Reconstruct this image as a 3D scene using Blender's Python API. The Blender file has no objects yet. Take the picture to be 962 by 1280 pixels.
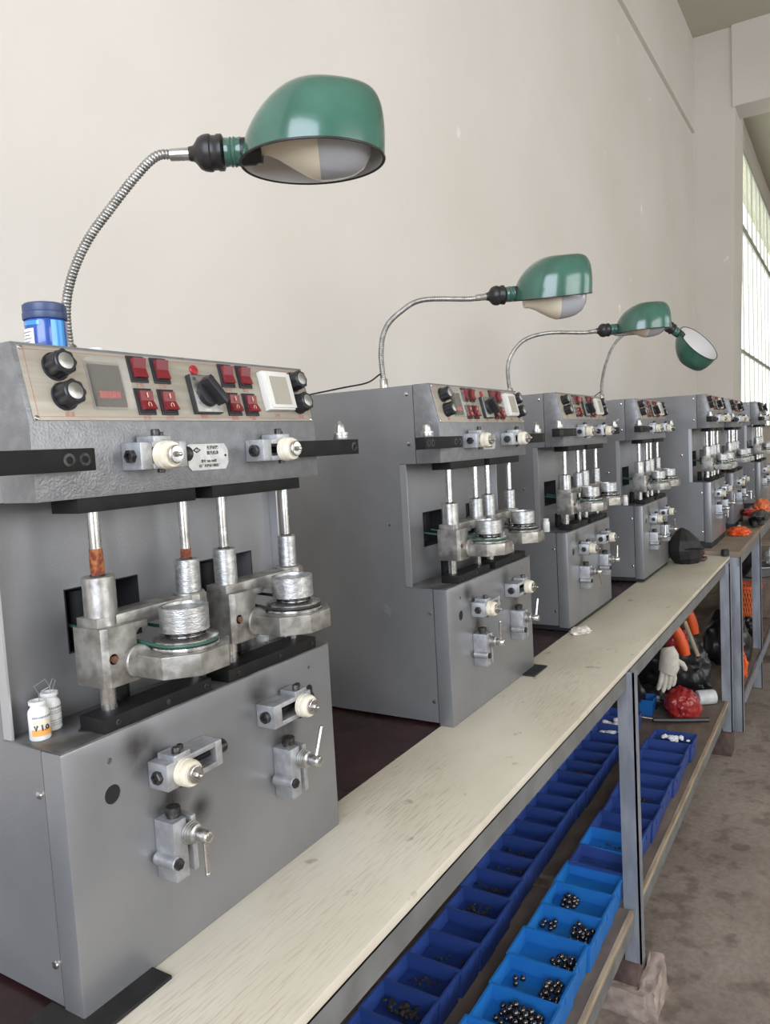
import bpy, bmesh, math, random
from mathutils import Vector, Matrix
random.seed(7)
S = bpy.context.scene
COL = S.collection
R = math.radians

# ---------------------------------------------------------------- camera
CR = Vector((0.5188, -0.8531, -0.0551)); CU = Vector((0.0989, -0.0041, 0.9951)); CF = Vector((0.8492, 0.5217, -0.0823))
CP = Vector((-0.5071, -0.75, 0.6328))
cam_d = bpy.data.cameras.new('camera'); cam = bpy.data.objects.new('camera', cam_d); COL.objects.link(cam)
cam_d.sensor_fit = 'VERTICAL'; cam_d.sensor_height = 24.0; cam_d.lens = 958.6 / 1280 * 24.0
cam_d.clip_start = 0.02; cam_d.clip_end = 200
mm = Matrix((CR, CU, -CF)).transposed().to_4x4(); mm.translation = CP
cam.matrix_world = mm
S.camera = cam

# ---------------------------------------------------------------- light
S.view_settings.view_transform = 'Standard'; S.view_settings.look = 'None'; S.view_settings.gamma = 1
S.view_settings.use_curve_mapping = False; S.view_settings.exposure = -0.24
W = bpy.data.worlds.new('world'); S.world = W; W.use_nodes = True
bg = W.node_tree.nodes['Background']; bg.inputs[0].default_value = (0.90, 0.96, 1.0, 1); bg.inputs[1].default_value = 4.0

def area(name, loc, rot, sx, sy, power, col):
    l = bpy.data.lights.new(name, 'AREA'); l.shape = 'RECTANGLE'; l.size = sx; l.size_y = sy; l.energy = power; l.color = col
    o = bpy.data.objects.new(name, l); COL.objects.link(o); o.location = loc; o.rotation_euler = rot
    return o
# daylight coming in through the windows of the rear wall and of the wall across the aisle
area('rear_window_light', (-2.95, -1.75, 2.0), (R(90), 0, R(-90)), 3.1, 3.2, 235, (0.74, 0.82, 1.0))
area('side_window_light', (0.2, -5.4, 1.5), (R(90), 0, 0), 3.8, 2.6, 105, (1.0, 0.955, 0.91))
area('far_side_window_light', (6.6, -5.4, 1.5), (R(90), 0, 0), 4.2, 2.6, 9, (1.0, 0.93, 0.80))

# ---------------------------------------------------------------- materials
def nt(m): return m.node_tree.nodes, m.node_tree.links
MATS = {}
def mat(name, col, rough=0.5, metal=0.0, var=None, vscale=20, bump=0, bscale=200, spec=0.5, emit=None, alpha=1, trans=0, stretch=None, vrange=(0.4, 0.65), coat=0, rvar=0):
    if name in MATS: return MATS[name]
    m = bpy.data.materials.new(name); m.use_nodes = True; N, L = nt(m); b = N['Principled BSDF']
    b.inputs['Base Color'].default_value = (*col, 1); b.inputs['Roughness'].default_value = rough
    b.inputs['Metallic'].default_value = metal; b.inputs['Specular IOR Level'].default_value = spec
    b.inputs['Coat Weight'].default_value = coat
    if emit: b.inputs['Emission Color'].default_value = (*emit[0], 1); b.inputs['Emission Strength'].default_value = emit[1]
    if alpha < 1: b.inputs['Alpha'].default_value = alpha
    if trans: b.inputs['Transmission Weight'].default_value = trans
    if var or bump or rvar:
        tc = N.new('ShaderNodeTexCoord'); mp = N.new('ShaderNodeMapping'); L.new(tc.outputs['Object'], mp.inputs[0])
        if stretch: mp.inputs['Scale'].default_value = stretch
    if var:
        n = N.new('ShaderNodeTexNoise'); n.inputs['Scale'].default_value = vscale; n.inputs['Detail'].default_value = 6
        L.new(mp.outputs[0], n.inputs['Vector'])
        cr = N.new('ShaderNodeValToRGB'); cr.color_ramp.elements[0].position = vrange[0]; cr.color_ramp.elements[1].position = vrange[1]
        cr.color_ramp.elements[0].color = (*var, 1); cr.color_ramp.elements[1].color = (*col, 1)
        L.new(n.outputs[0], cr.inputs[0]); L.new(cr.outputs[0], b.inputs['Base Color'])
    if rvar:
        n2 = N.new('ShaderNodeTexNoise'); n2.inputs['Scale'].default_value = vscale * 1.7; L.new(mp.outputs[0], n2.inputs['Vector'])
        mr = N.new('ShaderNodeMapRange'); mr.inputs[1].default_value = .3; mr.inputs[2].default_value = .7
        mr.inputs[3].default_value = max(rough - rvar, .02); mr.inputs[4].default_value = rough + rvar
        L.new(n2.outputs[0], mr.inputs[0]); L.new(mr.outputs[0], b.inputs['Roughness'])
    if bump:
        n3 = N.new('ShaderNodeTexNoise'); n3.inputs['Scale'].default_value = bscale; n3.inputs['Detail'].default_value = 3
        L.new(mp.outputs[0], n3.inputs['Vector'])
        bp = N.new('ShaderNodeBump'); bp.inputs['Strength'].default_value = bump; bp.inputs['Distance'].default_value = 0.002
        L.new(n3.outputs[0], bp.inputs['Height']); L.new(bp.outputs[0], b.inputs['Normal'])
    MATS[name] = m
    return m

M_PAINT = mat('grey_machine_paint', (0.275, 0.272, 0.275), .34, .5, var=(0.235, 0.235, 0.24), vscale=5, bump=.12, bscale=420, rvar=.06)
M_HEAD = mat('grey_hammer_paint', (0.245, 0.245, 0.25), .38, .5, var=(0.20, 0.20, 0.205), vscale=60, bump=.35, bscale=300)
M_LEDGE = mat('oily_grey_ledge', (0.17, 0.17, 0.172), .38, .3, var=(0.07, 0.066, 0.06), vscale=16, rvar=.1)
M_EDGE = mat('bare_sheet_edge', (0.55, 0.55, 0.56), .35, .8)
def oily(name, spots):
    m = M_PAINT.copy(); m.name = name; N, L = nt(m); b = N['Principled BSDF']
    src = b.inputs['Base Color'].links[0].from_socket
    tc = N.new('ShaderNodeTexCoord'); wn = N.new('ShaderNodeTexNoise'); wn.inputs['Scale'].default_value = 28; wn.inputs['Detail'].default_value = 6; L.new(tc.outputs['Object'], wn.inputs['Vector'])
    tot = None
    for x, z, rad in spots:
        d = N.new('ShaderNodeVectorMath'); d.operation = 'DISTANCE'; L.new(tc.outputs['Object'], d.inputs[0]); d.inputs[1].default_value = (x, 0, z)
        mr = N.new('ShaderNodeMapRange'); mr.interpolation_type = 'SMOOTHSTEP'; mr.inputs[1].default_value = 0; mr.inputs[2].default_value = rad; mr.inputs[3].default_value = 1; mr.inputs[4].default_value = 0; L.new(d.outputs['Value'], mr.inputs[0])
        if tot is None: tot = mr.outputs[0]
        else:
            a = N.new('ShaderNodeMath'); a.operation = 'MAXIMUM'; L.new(tot, a.inputs[0]); L.new(mr.outputs[0], a.inputs[1]); tot = a.outputs[0]
    mu = N.new('ShaderNodeMath'); mu.operation = 'MULTIPLY'; L.new(tot, mu.inputs[0]); L.new(wn.outputs[0], mu.inputs[1])
    m2 = N.new('ShaderNodeMath'); m2.operation = 'MULTIPLY'; m2.use_clamp = True; m2.inputs[1].default_value = 1.7; L.new(mu.outputs[0], m2.inputs[0])
    mx = N.new('ShaderNodeMixRGB'); mx.inputs[2].default_value = (0.05, 0.046, 0.042, 1); L.new(m2.outputs[0], mx.inputs[0]); L.new(src, mx.inputs[1]); L.new(mx.outputs[0], b.inputs['Base Color'])
    return m
M_COVER = oily('oil_stained_cover_paint', ((.150, .202, .045), (.385, .212, .045), (.105, .285, .040), (.120, .265, .040), (.330, .285, .040), (.20, .165, .03)))
M_PANEL = mat('brushed_panel', (0.40, 0.365, 0.30), .42, .35, var=(0.34, 0.30, 0.24), vscale=9, stretch=(1, 1, 14), rvar=.05)
M_BLACK = mat('black_plastic', (0.018, 0.018, 0.02), .38, 0, spec=.5)
M_BLKMET = mat('black_oxide_steel', (0.008, 0.008, 0.0085), .55, 0, var=(0.014, 0.013, 0.012), vscale=30, spec=.18)
M_VOID = mat('painted_dark_inside', (0.006, 0.006, 0.007), .8)  # near-black colour standing in for the shade inside holes and openings
M_STEEL = mat('bright_steel', (0.62, 0.61, 0.59), .24, .95, var=(0.48, 0.46, 0.43), vscale=45, rvar=.08)
M_SATIN = mat('satin_steel', (0.55, 0.54, 0.52), .36, .9, var=(0.40, 0.385, 0.36), vscale=60, rvar=.08, bump=.15, bscale=150)
M_CAST = mat('cast_aluminium', (0.44, 0.425, 0.39), .42, .75, var=(0.22, 0.205, 0.18), vscale=38, bump=.18, bscale=160, rvar=.08)
M_BRACKET = mat('grey_cast_bracket', (0.50, 0.505, 0.515), .42, .7, var=(0.36, 0.36, 0.365), vscale=55, bump=.25, bscale=200)
M_TEXT_AL = mat('knurled_aluminium', (0.54, 0.54, 0.53), .38, .85, var=(0.36, 0.355, 0.34), vscale=90, bump=.3, bscale=260, stretch=(1, 1, 2.5))
M_WHITE = mat('ivory_nylon', (0.74, 0.69, 0.57), .42, 0, var=(0.62, 0.55, 0.42), vscale=50)
M_DARKBOLT = mat('oiled_bolt', (0.09, 0.085, 0.08), .4, .7, var=(0.03, 0.028, 0.026), vscale=140)
M_RUST = mat('rust', (0.36, 0.13, 0.03), .75, .1, var=(0.14, 0.025, 0.012), vscale=140, bump=.8, bscale=300)
M_RUSTBOLT = mat('rusty_screw', (0.20, 0.10, 0.06), .6, .4, var=(0.10, 0.04, 0.025), vscale=300)
M_REDSW = mat('red_rocker', (0.17, 0.012, 0.018), .28, 0, spec=.6)
M_REDBTN = mat('red_lens', (0.30, 0.015, 0.02), .3)
M_INKRED = mat('red_ink', (0.38, 0.13, 0.10), .6)
M_INKWHT = mat('cream_ink', (0.70, 0.42, 0.25), .6)
M_INKBLK = mat('black_ink', (0.02, 0.02, 0.02), .6)
M_INKGRY = mat('grey_ink', (0.25, 0.25, 0.27), .6)
M_DIGIT = mat('red_digits', (0.4, 0.05, 0.04), .5, emit=((0.9, 0.08, 0.06), .35))
M_SCREEN = mat('meter_window', (0.075, 0.062, 0.045), .25)
M_SCREEN2 = mat('blank_meter_window', (0.36, 0.33, 0.27), .3)
M_CLEAR = mat('clear_cover', (0.85, 0.85, 0.82), .22, alpha=.09, spec=.35)
M_WHITEPL = mat('aged_white_plastic', (0.62, 0.60, 0.55), .4)
M_PLATE = mat('nameplate_aluminium', (0.60, 0.60, 0.58), .38, .45, var=(0.48, 0.47, 0.44), vscale=60)
M_BELT = mat('green_round_belt', (0.025, 0.085, 0.06), .45)
M_BELTK = mat('black_round_belt', (0.015, 0.017, 0.017), .45)
M_GREEN = mat('green_enamel', (0.040, 0.125, 0.088), .2, 0, spec=.55, coat=.3, var=(0.034, 0.095, 0.068), vscale=14)
M_LINER = mat('white_enamel', (0.62, 0.60, 0.57), .35)
M_BAKE = mat('bakelite', (0.012, 0.012, 0.013), .35, 0, var=(0.025, 0.022, 0.02), vscale=80, spec=.35)
M_BULB = mat('cream_bulb', (0.66, 0.58, 0.44), .3)
M_FROST = mat('frosted_glass', (0.36, 0.36, 0.375), .12, 0, coat=.5)
M_GOOSE = mat('gooseneck_steel', (0.50, 0.49, 0.47), .32, .9, var=(0.3, 0.29, 0.27), vscale=60)
M_JARBLUE = mat('jar_body_blue', (0.02, 0.07, 0.30), .22, coat=.5)
M_JARLT = mat('jar_light_blue', (0.03, 0.26, 0.62), .22, coat=.5)
M_JARLID = mat('jar_lid_navy', (0.035, 0.055, 0.13), .4)
M_PAPER = mat('white_print', (0.80, 0.80, 0.80), .5)
M_VIAL = mat('vial_white', (0.78, 0.77, 0.75), .3, var=(0.62, 0.61, 0.58), vscale=60)
M_ORANGE = mat('orange_band', (0.75, 0.32, 0.08), .5)
M_TAN = mat('tan_print', (0.68, 0.58, 0.42), .5)
M_WIRE = mat('wire', (0.45, 0.45, 0.46), .3, .9)
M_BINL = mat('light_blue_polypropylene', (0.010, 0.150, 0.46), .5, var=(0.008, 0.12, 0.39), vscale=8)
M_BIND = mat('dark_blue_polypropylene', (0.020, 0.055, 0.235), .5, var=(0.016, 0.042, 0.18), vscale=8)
M_BALL = mat('dark_polished_steel', (0.13, 0.12, 0.12), .2, .9)
M_GRIT = mat('oily_grit', (0.035, 0.032, 0.03), .5, .4, var=(0.09, 0.08, 0.07), vscale=150, bump=1, bscale=200)
M_RING = mat('zinc_ring', (0.75, 0.75, 0.75), .3, .7)
M_GALV = mat('galvanised_angle_iron', (0.36, 0.38, 0.42), .42, .5, var=(0.25, 0.265, 0.30), vscale=22, stretch=(1, 1, .25), rvar=.1)
M_RAIL = mat('painted_rail', (0.19, 0.19, 0.185), .55, .2, var=(0.14, 0.138, 0.13), vscale=12)
M_PLY = mat('brown_plywood', (0.185, 0.135, 0.098), .7, var=(0.115, 0.085, 0.065), vscale=6, stretch=(1, 3, 3))
M_STRIP = mat('pale_wood_edge', (0.42, 0.33, 0.215), .65, var=(0.27, 0.20, 0.13), vscale=25, stretch=(.3, 3, 3))
M_TOP2 = mat('brown_board', (0.25, 0.185, 0.135), .6, var=(0.18, 0.13, 0.095), vscale=6)
M_MAROON = mat('maroon_board', (0.040, 0.014, 0.015), .32, 0, var=(0.022, 0.010, 0.010), vscale=7, rvar=.12)
M_RUBBER = mat('black_rubber', (0.012, 0.0115, 0.012), .55, spec=.3, var=(0.022, 0.02, 0.019), vscale=30)
M_MORTAR = mat('pale_mortar', (0.38, 0.30, 0.255), .85, var=(0.24, 0.185, 0.15), vscale=22, bump=1, bscale=60)
M_BRICK = mat('dark_brick', (0.12, 0.075, 0.06), .85, var=(0.07, 0.045, 0.04), vscale=30, bump=.6, bscale=80)
M_BLKBAG = mat('black_bin_bag', (0.013, 0.013, 0.015), .32)
M_REDBAG = mat('red_plastic_bag', (0.30, 0.022, 0.022), .25, spec=.6)
M_GLOVE = mat('cotton_glove', (0.60, 0.57, 0.49), .85, bump=.6, bscale=400, var=(0.48, 0.45, 0.37), vscale=30)
M_ORNG = mat('orange_plastic', (0.72, 0.10, 0.02), .4)
M_ORNG2 = mat('faded_orange_plastic', (0.68, 0.16, 0.05), .5)
M_STICK = mat('raw_wood', (0.40, 0.31, 0.21), .7, var=(0.28, 0.21, 0.14), vscale=30, stretch=(1, 1, .2))
M_ROLL = mat('white_film', (0.62, 0.63, 0.62), .35, var=(0.48, 0.49, 0.48), vscale=20)
M_TISSUE = mat('tissue', (0.72, 0.66, 0.60), .9, var=(0.55, 0.48, 0.42), vscale=60)
M_BASIN = mat('grey_enamel', (0.16, 0.17, 0.175), .3)
M_SMUDGE = mat('smudge_grey', (0.14, 0.14, 0.14), .8)
M_MASKRED = mat('dark_red_rubber', (0.07, 0.015, 0.014), .45)

def plaster():
    m = bpy.data.materials.new('cream_plaster'); m.use_nodes = True; N, L = nt(m); b = N['Principled BSDF']
    tc = N.new('ShaderNodeTexCoord')
    n = N.new('ShaderNodeTexNoise'); n.inputs['Scale'].default_value = 1.1; n.inputs['Detail'].default_value = 5; L.new(tc.outputs['Object'], n.inputs['Vector'])
    cr = N.new('ShaderNodeValToRGB'); e = cr.color_ramp.elements
    e[0].position = .3; e[0].color = (0.60, 0.55, 0.485, 1); e[1].position = .7; e[1].color = (0.65, 0.605, 0.555, 1)
    L.new(n.outputs[0], cr.inputs[0])
    # faint hairline cracks and chips
    v = N.new('ShaderNodeTexNoise'); v.inputs['Scale'].default_value = 5.0; v.inputs['Detail'].default_value = 8; L.new(tc.outputs['Object'], v.inputs['Vector'])
    c2 = N.new('ShaderNodeValToRGB'); f = c2.color_ramp.elements; f[0].position = .70; f[0].color = (0, 0, 0, 1); f[1].position = .76; f[1].color = (1, 1, 1, 1)
    L.new(v.outputs[0], c2.inputs[0])
    mx = N.new('ShaderNodeMixRGB'); mx.inputs[2].default_value = (0.80, 0.78, 0.74, 1); L.new(c2.outputs[0], mx.inputs[0]); L.new(cr.outputs[0], mx.inputs[1])
    L.new(mx.outputs[0], b.inputs['Base Color']); b.inputs['Roughness'].default_value = .9; b.inputs['Specular IOR Level'].default_value = .15
    n3 = N.new('ShaderNodeTexNoise'); n3.inputs['Scale'].default_value = 9; n3.inputs['Detail'].default_value = 8; L.new(tc.outputs['Object'], n3.inputs['Vector'])
    bp = N.new('ShaderNodeBump'); bp.inputs['Strength'].default_value = .25; bp.inputs['Distance'].default_value = .01
    L.new(n3.outputs[0], bp.inputs['Height']); L.new(bp.outputs[0], b.inputs['Normal'])
    return m
M_WALL = plaster()
M_CEIL = mat('ceiling_plaster', (0.44, 0.41, 0.33), .9, var=(0.45, 0.42, 0.33), vscale=1.5)
def concrete():
    m = bpy.data.materials.new('stained_concrete'); m.use_nodes = True; N, L = nt(m); b = N['Principled BSDF']
    tc = N.new('ShaderNodeTexCoord')
    def ramp(scale, a, c, pa, pb, det=8):
        n = N.new('ShaderNodeTexNoise'); n.inputs['Scale'].default_value = scale; n.inputs['Detail'].default_value = det; L.new(tc.outputs['Object'], n.inputs['Vector'])
        r = N.new('ShaderNodeValToRGB'); r.color_ramp.elements[0].position = pa; r.color_ramp.elements[1].position = pb
        r.color_ramp.elements[0].color = (*a, 1); r.color_ramp.elements[1].color = (*c, 1); L.new(n.outputs[0], r.inputs[0]); return r
    r1 = ramp(2.2, (0.23, 0.185, 0.15), (0.34, 0.285, 0.235), .35, .65)
    r2 = ramp(11, (0.45, 0.42, 0.40), (1, 1, 1), .36, .46)
    r3 = ramp(60, (0.8, 0.8, 0.8), (1.05, 1.05, 1.05), .4, .6)
    a = N.new('ShaderNodeMixRGB'); a.blend_type = 'MULTIPLY'; a.inputs[0].default_value = .6; L.new(r1.outputs[0], a.inputs[1]); L.new(r2.outputs[0], a.inputs[2])
    c = N.new('ShaderNodeMixRGB'); c.blend_type = 'MULTIPLY'; c.inputs[0].default_value = .7; L.new(a.outputs[0], c.inputs[1]); L.new(r3.outputs[0], c.inputs[2])
    L.new(c.outputs[0], b.inputs['Base Color']); b.inputs['Roughness'].default_value = .62
    bp = N.new('ShaderNodeBump'); bp.inputs['Strength'].default_value = .3; bp.inputs['Distance'].default_value = .004
    L.new(r3.outputs[0], bp.inputs['Height']); L.new(bp.outputs[0], b.inputs['Normal'])
    return m
M_FLOOR = concrete()
def worn_top():
    m = bpy.data.materials.new('worn_cream_boards'); m.use_nodes = True; N, L = nt(m); b = N['Principled BSDF']
    tc = N.new('ShaderNodeTexCoord')
    def noise(scale, stretch, rot, pa, pb, a, c, det=6):
        mp = N.new('ShaderNodeMapping'); mp.inputs['Scale'].default_value = stretch; mp.inputs['Rotation'].default_value = (0, 0, rot); L.new(tc.outputs['Object'], mp.inputs[0])
        n = N.new('ShaderNodeTexNoise'); n.inputs['Scale'].default_value = scale; n.inputs['Detail'].default_value = det; L.new(mp.outputs[0], n.inputs['Vector'])
        r = N.new('ShaderNodeValToRGB'); r.color_ramp.elements[0].position = pa; r.color_ramp.elements[1].position = pb
        r.color_ramp.elements[0].color = (*a, 1); r.color_ramp.elements[1].color = (*c, 1); L.new(n.outputs[0], r.inputs[0]); return r
    base = noise(3, (1, 2, 1), 0, .35, .65, (0.53, 0.475, 0.37), (0.61, 0.555, 0.455))
    scr = noise(22, (.8, 11, 1), R(5), .30, .50, (0.62, 0.57, 0.50), (1, 1, 1), 8)
    spot = noise(12, (1, 1.6, 1), 0, .27, .35, (0.38, 0.34, 0.28), (1, 1, 1), 8)
    msk = noise(2.3, (1, 1.6, 1), 0, .46, .64, (0, 0, 0), (.75, .75, .75), 5)
    a = N.new('ShaderNodeMixRGB'); a.blend_type = 'MULTIPLY'; L.new(msk.outputs[0], a.inputs[0]); L.new(base.outputs[0], a.inputs[1]); L.new(scr.outputs[0], a.inputs[2])
    c = N.new('ShaderNodeMixRGB'); c.blend_type = 'MULTIPLY'; c.inputs[0].default_value = 1; L.new(a.outputs[0], c.inputs[1]); L.new(spot.outputs[0], c.inputs[2])
    L.new(c.outputs[0], b.inputs['Base Color']); b.inputs['Roughness'].default_value = .55
    bp = N.new('ShaderNodeBump'); bp.inputs['Strength'].default_value = .3; bp.inputs['Distance'].default_value = .001
    L.new(scr.outputs[0], bp.inputs['Height']); L.new(bp.outputs[0], b.inputs['Normal'])
    return m
M_TOP = worn_top()

# ---------------------------------------------------------------- mesh helpers
def frame(axis):
    a = Vector(axis).normalized(); t = Vector((0, 0, 1)) if abs(a.z) < .9 else Vector((1, 0, 0))
    u = a.cross(t).normalized(); v = a.cross(u).normalized(); return a, u, v
class G:
    def __init__(s): s.v = []; s.f = []; s.mi = []; s.m = 0
    def add(s, vs, fs):
        o = len(s.v); s.v += [Vector(x) for x in vs]; s.f += [tuple(i + o for i in f) for f in fs]; s.mi += [s.m] * len(fs); return s
    def box(s, x0, x1, y0, y1, z0, z1, c=0):
        if c <= 0:
            vs = [(x, y, z) for x in (x0, x1) for y in (y0, y1) for z in (z0, z1)]
            return s.add(vs, [(0, 1, 3, 2), (4, 6, 7, 5), (0, 4, 5, 1), (2, 3, 7, 6), (0, 2, 6, 4), (1, 5, 7, 3)])
        bm = bmesh.new(); bmesh.ops.create_cube(bm, size=1)
        for v in bm.verts: v.co = Vector(((x0 + x1) / 2 + v.co.x * (x1 - x0), (y0 + y1) / 2 + v.co.y * (y1 - y0), (z0 + z1) / 2 + v.co.z * (z1 - z0)))
        bmesh.ops.bevel(bm, geom=bm.edges[:], offset=c, segments=2, affect='EDGES', profile=.6)
        return s._bm(bm)
    def _bm(s, bm):
        bm.verts.index_update(); s.add([v.co.copy() for v in bm.verts], [tuple(v.index for v in f.verts) for f in bm.faces]); bm.free(); return s
    def cyl(s, p0, p1, r0, r1=None, n=20, c=0):
        p0 = Vector(p0); p1 = Vector(p1); r1 = r0 if r1 is None else r1; L = (p1 - p0).length
        prof = [(r0, 0), (r1, L)] if c <= 0 else [(r0 - c, 0), (r0, c), (r1, L - c), (r1 - c, L)]
        return s.lathe(prof, p0, p1 - p0, n)
    def lathe(s, prof, o=(0, 0, 0), axis=(0, 0, 1), n=24, caps=True, sy=1):
        o = Vector(o); a, u, v = frame(axis); vs = []; fs = []
        for r, h in prof:
            for i in range(n):
                t = 2 * math.pi * i / n; vs.append(o + a * h + u * (r * math.cos(t)) + v * (r * sy * math.sin(t)))
        for k in range(len(prof) - 1):
            for i in range(n):
                j = (i + 1) % n; fs.append((k * n + i, k * n + j, (k + 1) * n + j, (k + 1) * n + i))
        if caps: fs.append(tuple(range(n - 1, -1, -1))); fs.append(tuple((len(prof) - 1) * n + i for i in range(n)))
        return s.add(vs, fs)
    def prism(s, poly, ax, d0, d1):
        def P(a, b, d): return {'x': (d, a, b), 'y': (a, d, b), 'z': (a, b, d)}[ax]
        n = len(poly); vs = [P(a, b, d0) for a, b in poly] + [P(a, b, d1) for a, b in poly]
        return s.add(vs, [tuple(range(n - 1, -1, -1)), tuple(range(n, 2 * n))] + [(i, (i + 1) % n, n + (i + 1) % n, n + i) for i in range(n)])
    def tube(s, pts, r, n=8, cap=True):
        pts = [Vector(p) for p in pts]; rs = r if isinstance(r, (list, tuple)) else [r] * len(pts); vs = []; fs = []
        t0 = (pts[1] - pts[0]).normalized(); _, u, v = frame(t0); pt = t0
        for k, p in enumerate(pts):
            t = (pts[min(k + 1, len(pts) - 1)] - pts[max(k - 1, 0)]).normalized()
            q = pt.rotation_difference(t); u = q @ u; v = q @ v; pt = t
            for i in range(n):
                a = 2 * math.pi * i / n; vs.append(p + u * (rs[k] * math.cos(a)) + v * (rs[k] * math.sin(a)))
        for k in range(len(pts) - 1):
            for i in range(n):
                j = (i + 1) % n; fs.append((k * n + i, k * n + j, (k + 1) * n + j, (k + 1) * n + i))
        if cap: fs.append(tuple(range(n - 1, -1, -1))); fs.append(tuple((len(pts) - 1) * n + i for i in range(n)))
        return s.add(vs, fs)
    def ball(s, c, r, sub=2, sc=(1, 1, 1)):
        bm = bmesh.new(); bmesh.ops.create_icosphere(bm, subdivisions=sub, radius=r)
        for v in bm.verts: v.co = Vector((v.co.x * sc[0], v.co.y * sc[1], v.co.z * sc[2])) + Vector(c)
        return s._bm(bm)
    def xf(s, M, start=0):
        for i in range(start, len(s.v)): s.v[i] = M @ s.v[i]
        return s
    def mesh(s, name, mats, smooth=35, bevel=0):
        me = bpy.data.meshes.new(name); me.from_pydata([tuple(v) for v in s.v], [], s.f)
        bm = bmesh.new(); bm.from_mesh(me); bmesh.ops.recalc_face_normals(bm, faces=bm.faces)
        if bevel:
            ed = [e for e in bm.edges if len(e.link_faces) == 2 and e.calc_face_angle(0) > R(40)]
            bmesh.ops.bevel(bm, geom=ed, offset=bevel, segments=2, affect='EDGES', profile=.6, clamp_overlap=True)
        bm.to_mesh(me); bm.free()
        for m in (mats if isinstance(mats, (list, tuple)) else [mats]): me.materials.append(m)
        if not bevel and isinstance(mats, (list, tuple)) and len(mats) > 1: me.polygons.foreach_set('material_index', s.mi)
        if smooth: me.shade_smooth(); me.set_sharp_from_angle(angle=R(smooth))
        return me
    def build(s, name, mats, parent=None, smooth=35, bevel=0):
        return link(name, s.mesh(name, mats, smooth, bevel), parent)
def link(name, me, parent=None):
    o = bpy.data.objects.new(name, me); COL.objects.link(o)
    if parent: o.parent = parent
    return o
def tag(o, label=None, cat=None, group=None, kind=None):
    if label: o['label'] = label
    if cat: o['category'] = cat
    if group: o['group'] = group
    if kind: o['kind'] = kind
    return o
def thing(name, label, cat, loc=(0, 0, 0), rz=0, group=None):
    o = bpy.data.objects.new(name, None); COL.objects.link(o); o.location = loc; o.rotation_euler = (0, 0, rz); o.empty_display_size = .05
    return tag(o, label, cat, group)
def copy_tree(o, parent=None):
    c = o.copy(); COL.objects.link(c); c.parent = parent
    for ch in [x for x in bpy.data.objects if x.parent == o]: copy_tree(ch, c)
    return c
def kids(o):
    return list(o.children)
def cut(o, cutters):
    for k, g in enumerate(cutters):
        me = g.mesh('cutter', M_VOID, 0); t = link('cutter', me)
        md = o.modifiers.new('b', 'BOOLEAN'); md.object = t; md.operation = 'DIFFERENCE'; md.solver = 'EXACT'
        dg = bpy.context.evaluated_depsgraph_get(); n = bpy.data.meshes.new_from_object(o.evaluated_get(dg))
        o.modifiers.clear(); o.data = n; bpy.data.objects.remove(t)
    o.data.shade_smooth(); o.data.set_sharp_from_angle(angle=R(25))
def text_mesh(name, body, size, M, m, parent, align='CENTER', ext=.0001, bold=0):
    c = bpy.data.curves.new('t', 'FONT'); c.body = body; c.size = size; c.align_x = align; c.align_y = 'CENTER'; c.extrude = ext; c.offset = bold; c.resolution_u = 2
    t = bpy.data.objects.new('t', c); COL.objects.link(t)
    dg = bpy.context.evaluated_depsgraph_get(); me = bpy.data.meshes.new_from_object(t.evaluated_get(dg)); bpy.data.objects.remove(t); bpy.data.curves.remove(c)
    me.transform(M); me.materials.clear(); me.materials.append(m)
    return link(name, me, parent)
FRONT = Matrix(((1, 0, 0, 0), (0, 0, -1, 0), (0, 1, 0, 0), (0, 0, 0, 1)))      # text plane facing -y
def catmull(P, n):
    P = [Vector(p) for p in P]; Q = [2 * P[0] - P[1]] + P + [2 * P[-1] - P[-2]]; out = []
    for i in range(1, len(Q) - 2):
        for k in range(n):
            t = k / n; a, b, c, d = Q[i - 1:i + 3]
            out.append(.5 * ((2 * b) + (c - a) * t + (2 * a - 5 * b + 4 * c - d) * t * t + (3 * b - a - 3 * c + d) * t ** 3))
    return out + [P[-1]]

# ---------------------------------------------------------------- setting
WY, FZ, CZ, PX = 0.62, -0.975, 4.50, 7.97
def struct(name, g, m, smooth=0): return tag(g.build(name, m, None, smooth), kind='structure')
struct('floor', G().box(-3.1, 22, -5.6, .86, FZ - .1, FZ), M_FLOOR)
struct('wall_left', G().box(-3.1, PX + .3, WY, WY + .24, FZ, CZ + .1), M_WALL)
struct('ceiling', G().box(-3.1, 22, -5.6, .86, CZ, CZ + .15), M_CEIL)
struct('trim_1', G().box(-3.1, PX, WY - .03, WY + .01, 3.60, CZ + .001), M_WALL)
# pier in front of the left wall at its far end (slightly out of plumb), and the beam it carries
g = G(); z0, z1 = FZ, CZ
g.add([(PX, .325, z0), (PX, WY + .05, z0), (PX + .65, WY + .05, z0), (PX + .65, .325, z0), (PX, .205, z1), (PX, WY + .05, z1), (PX + .65, WY + .05, z1), (PX + .65, .205, z1)],
      [(3, 2, 1, 0), (4, 5, 6, 7), (0, 1, 5, 4), (1, 2, 6, 5), (2, 3, 7, 6), (3, 0, 4, 7)])
struct('trim_2', g, M_WALL)
struct('trim_3', G().box(PX - .03, PX + .35, -5.6, .24, 3.745, CZ + .001), M_WALL)
struct('wall_far', G().box(21.8, 22, -5.6, .5, FZ, CZ), M_WALL)
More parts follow.
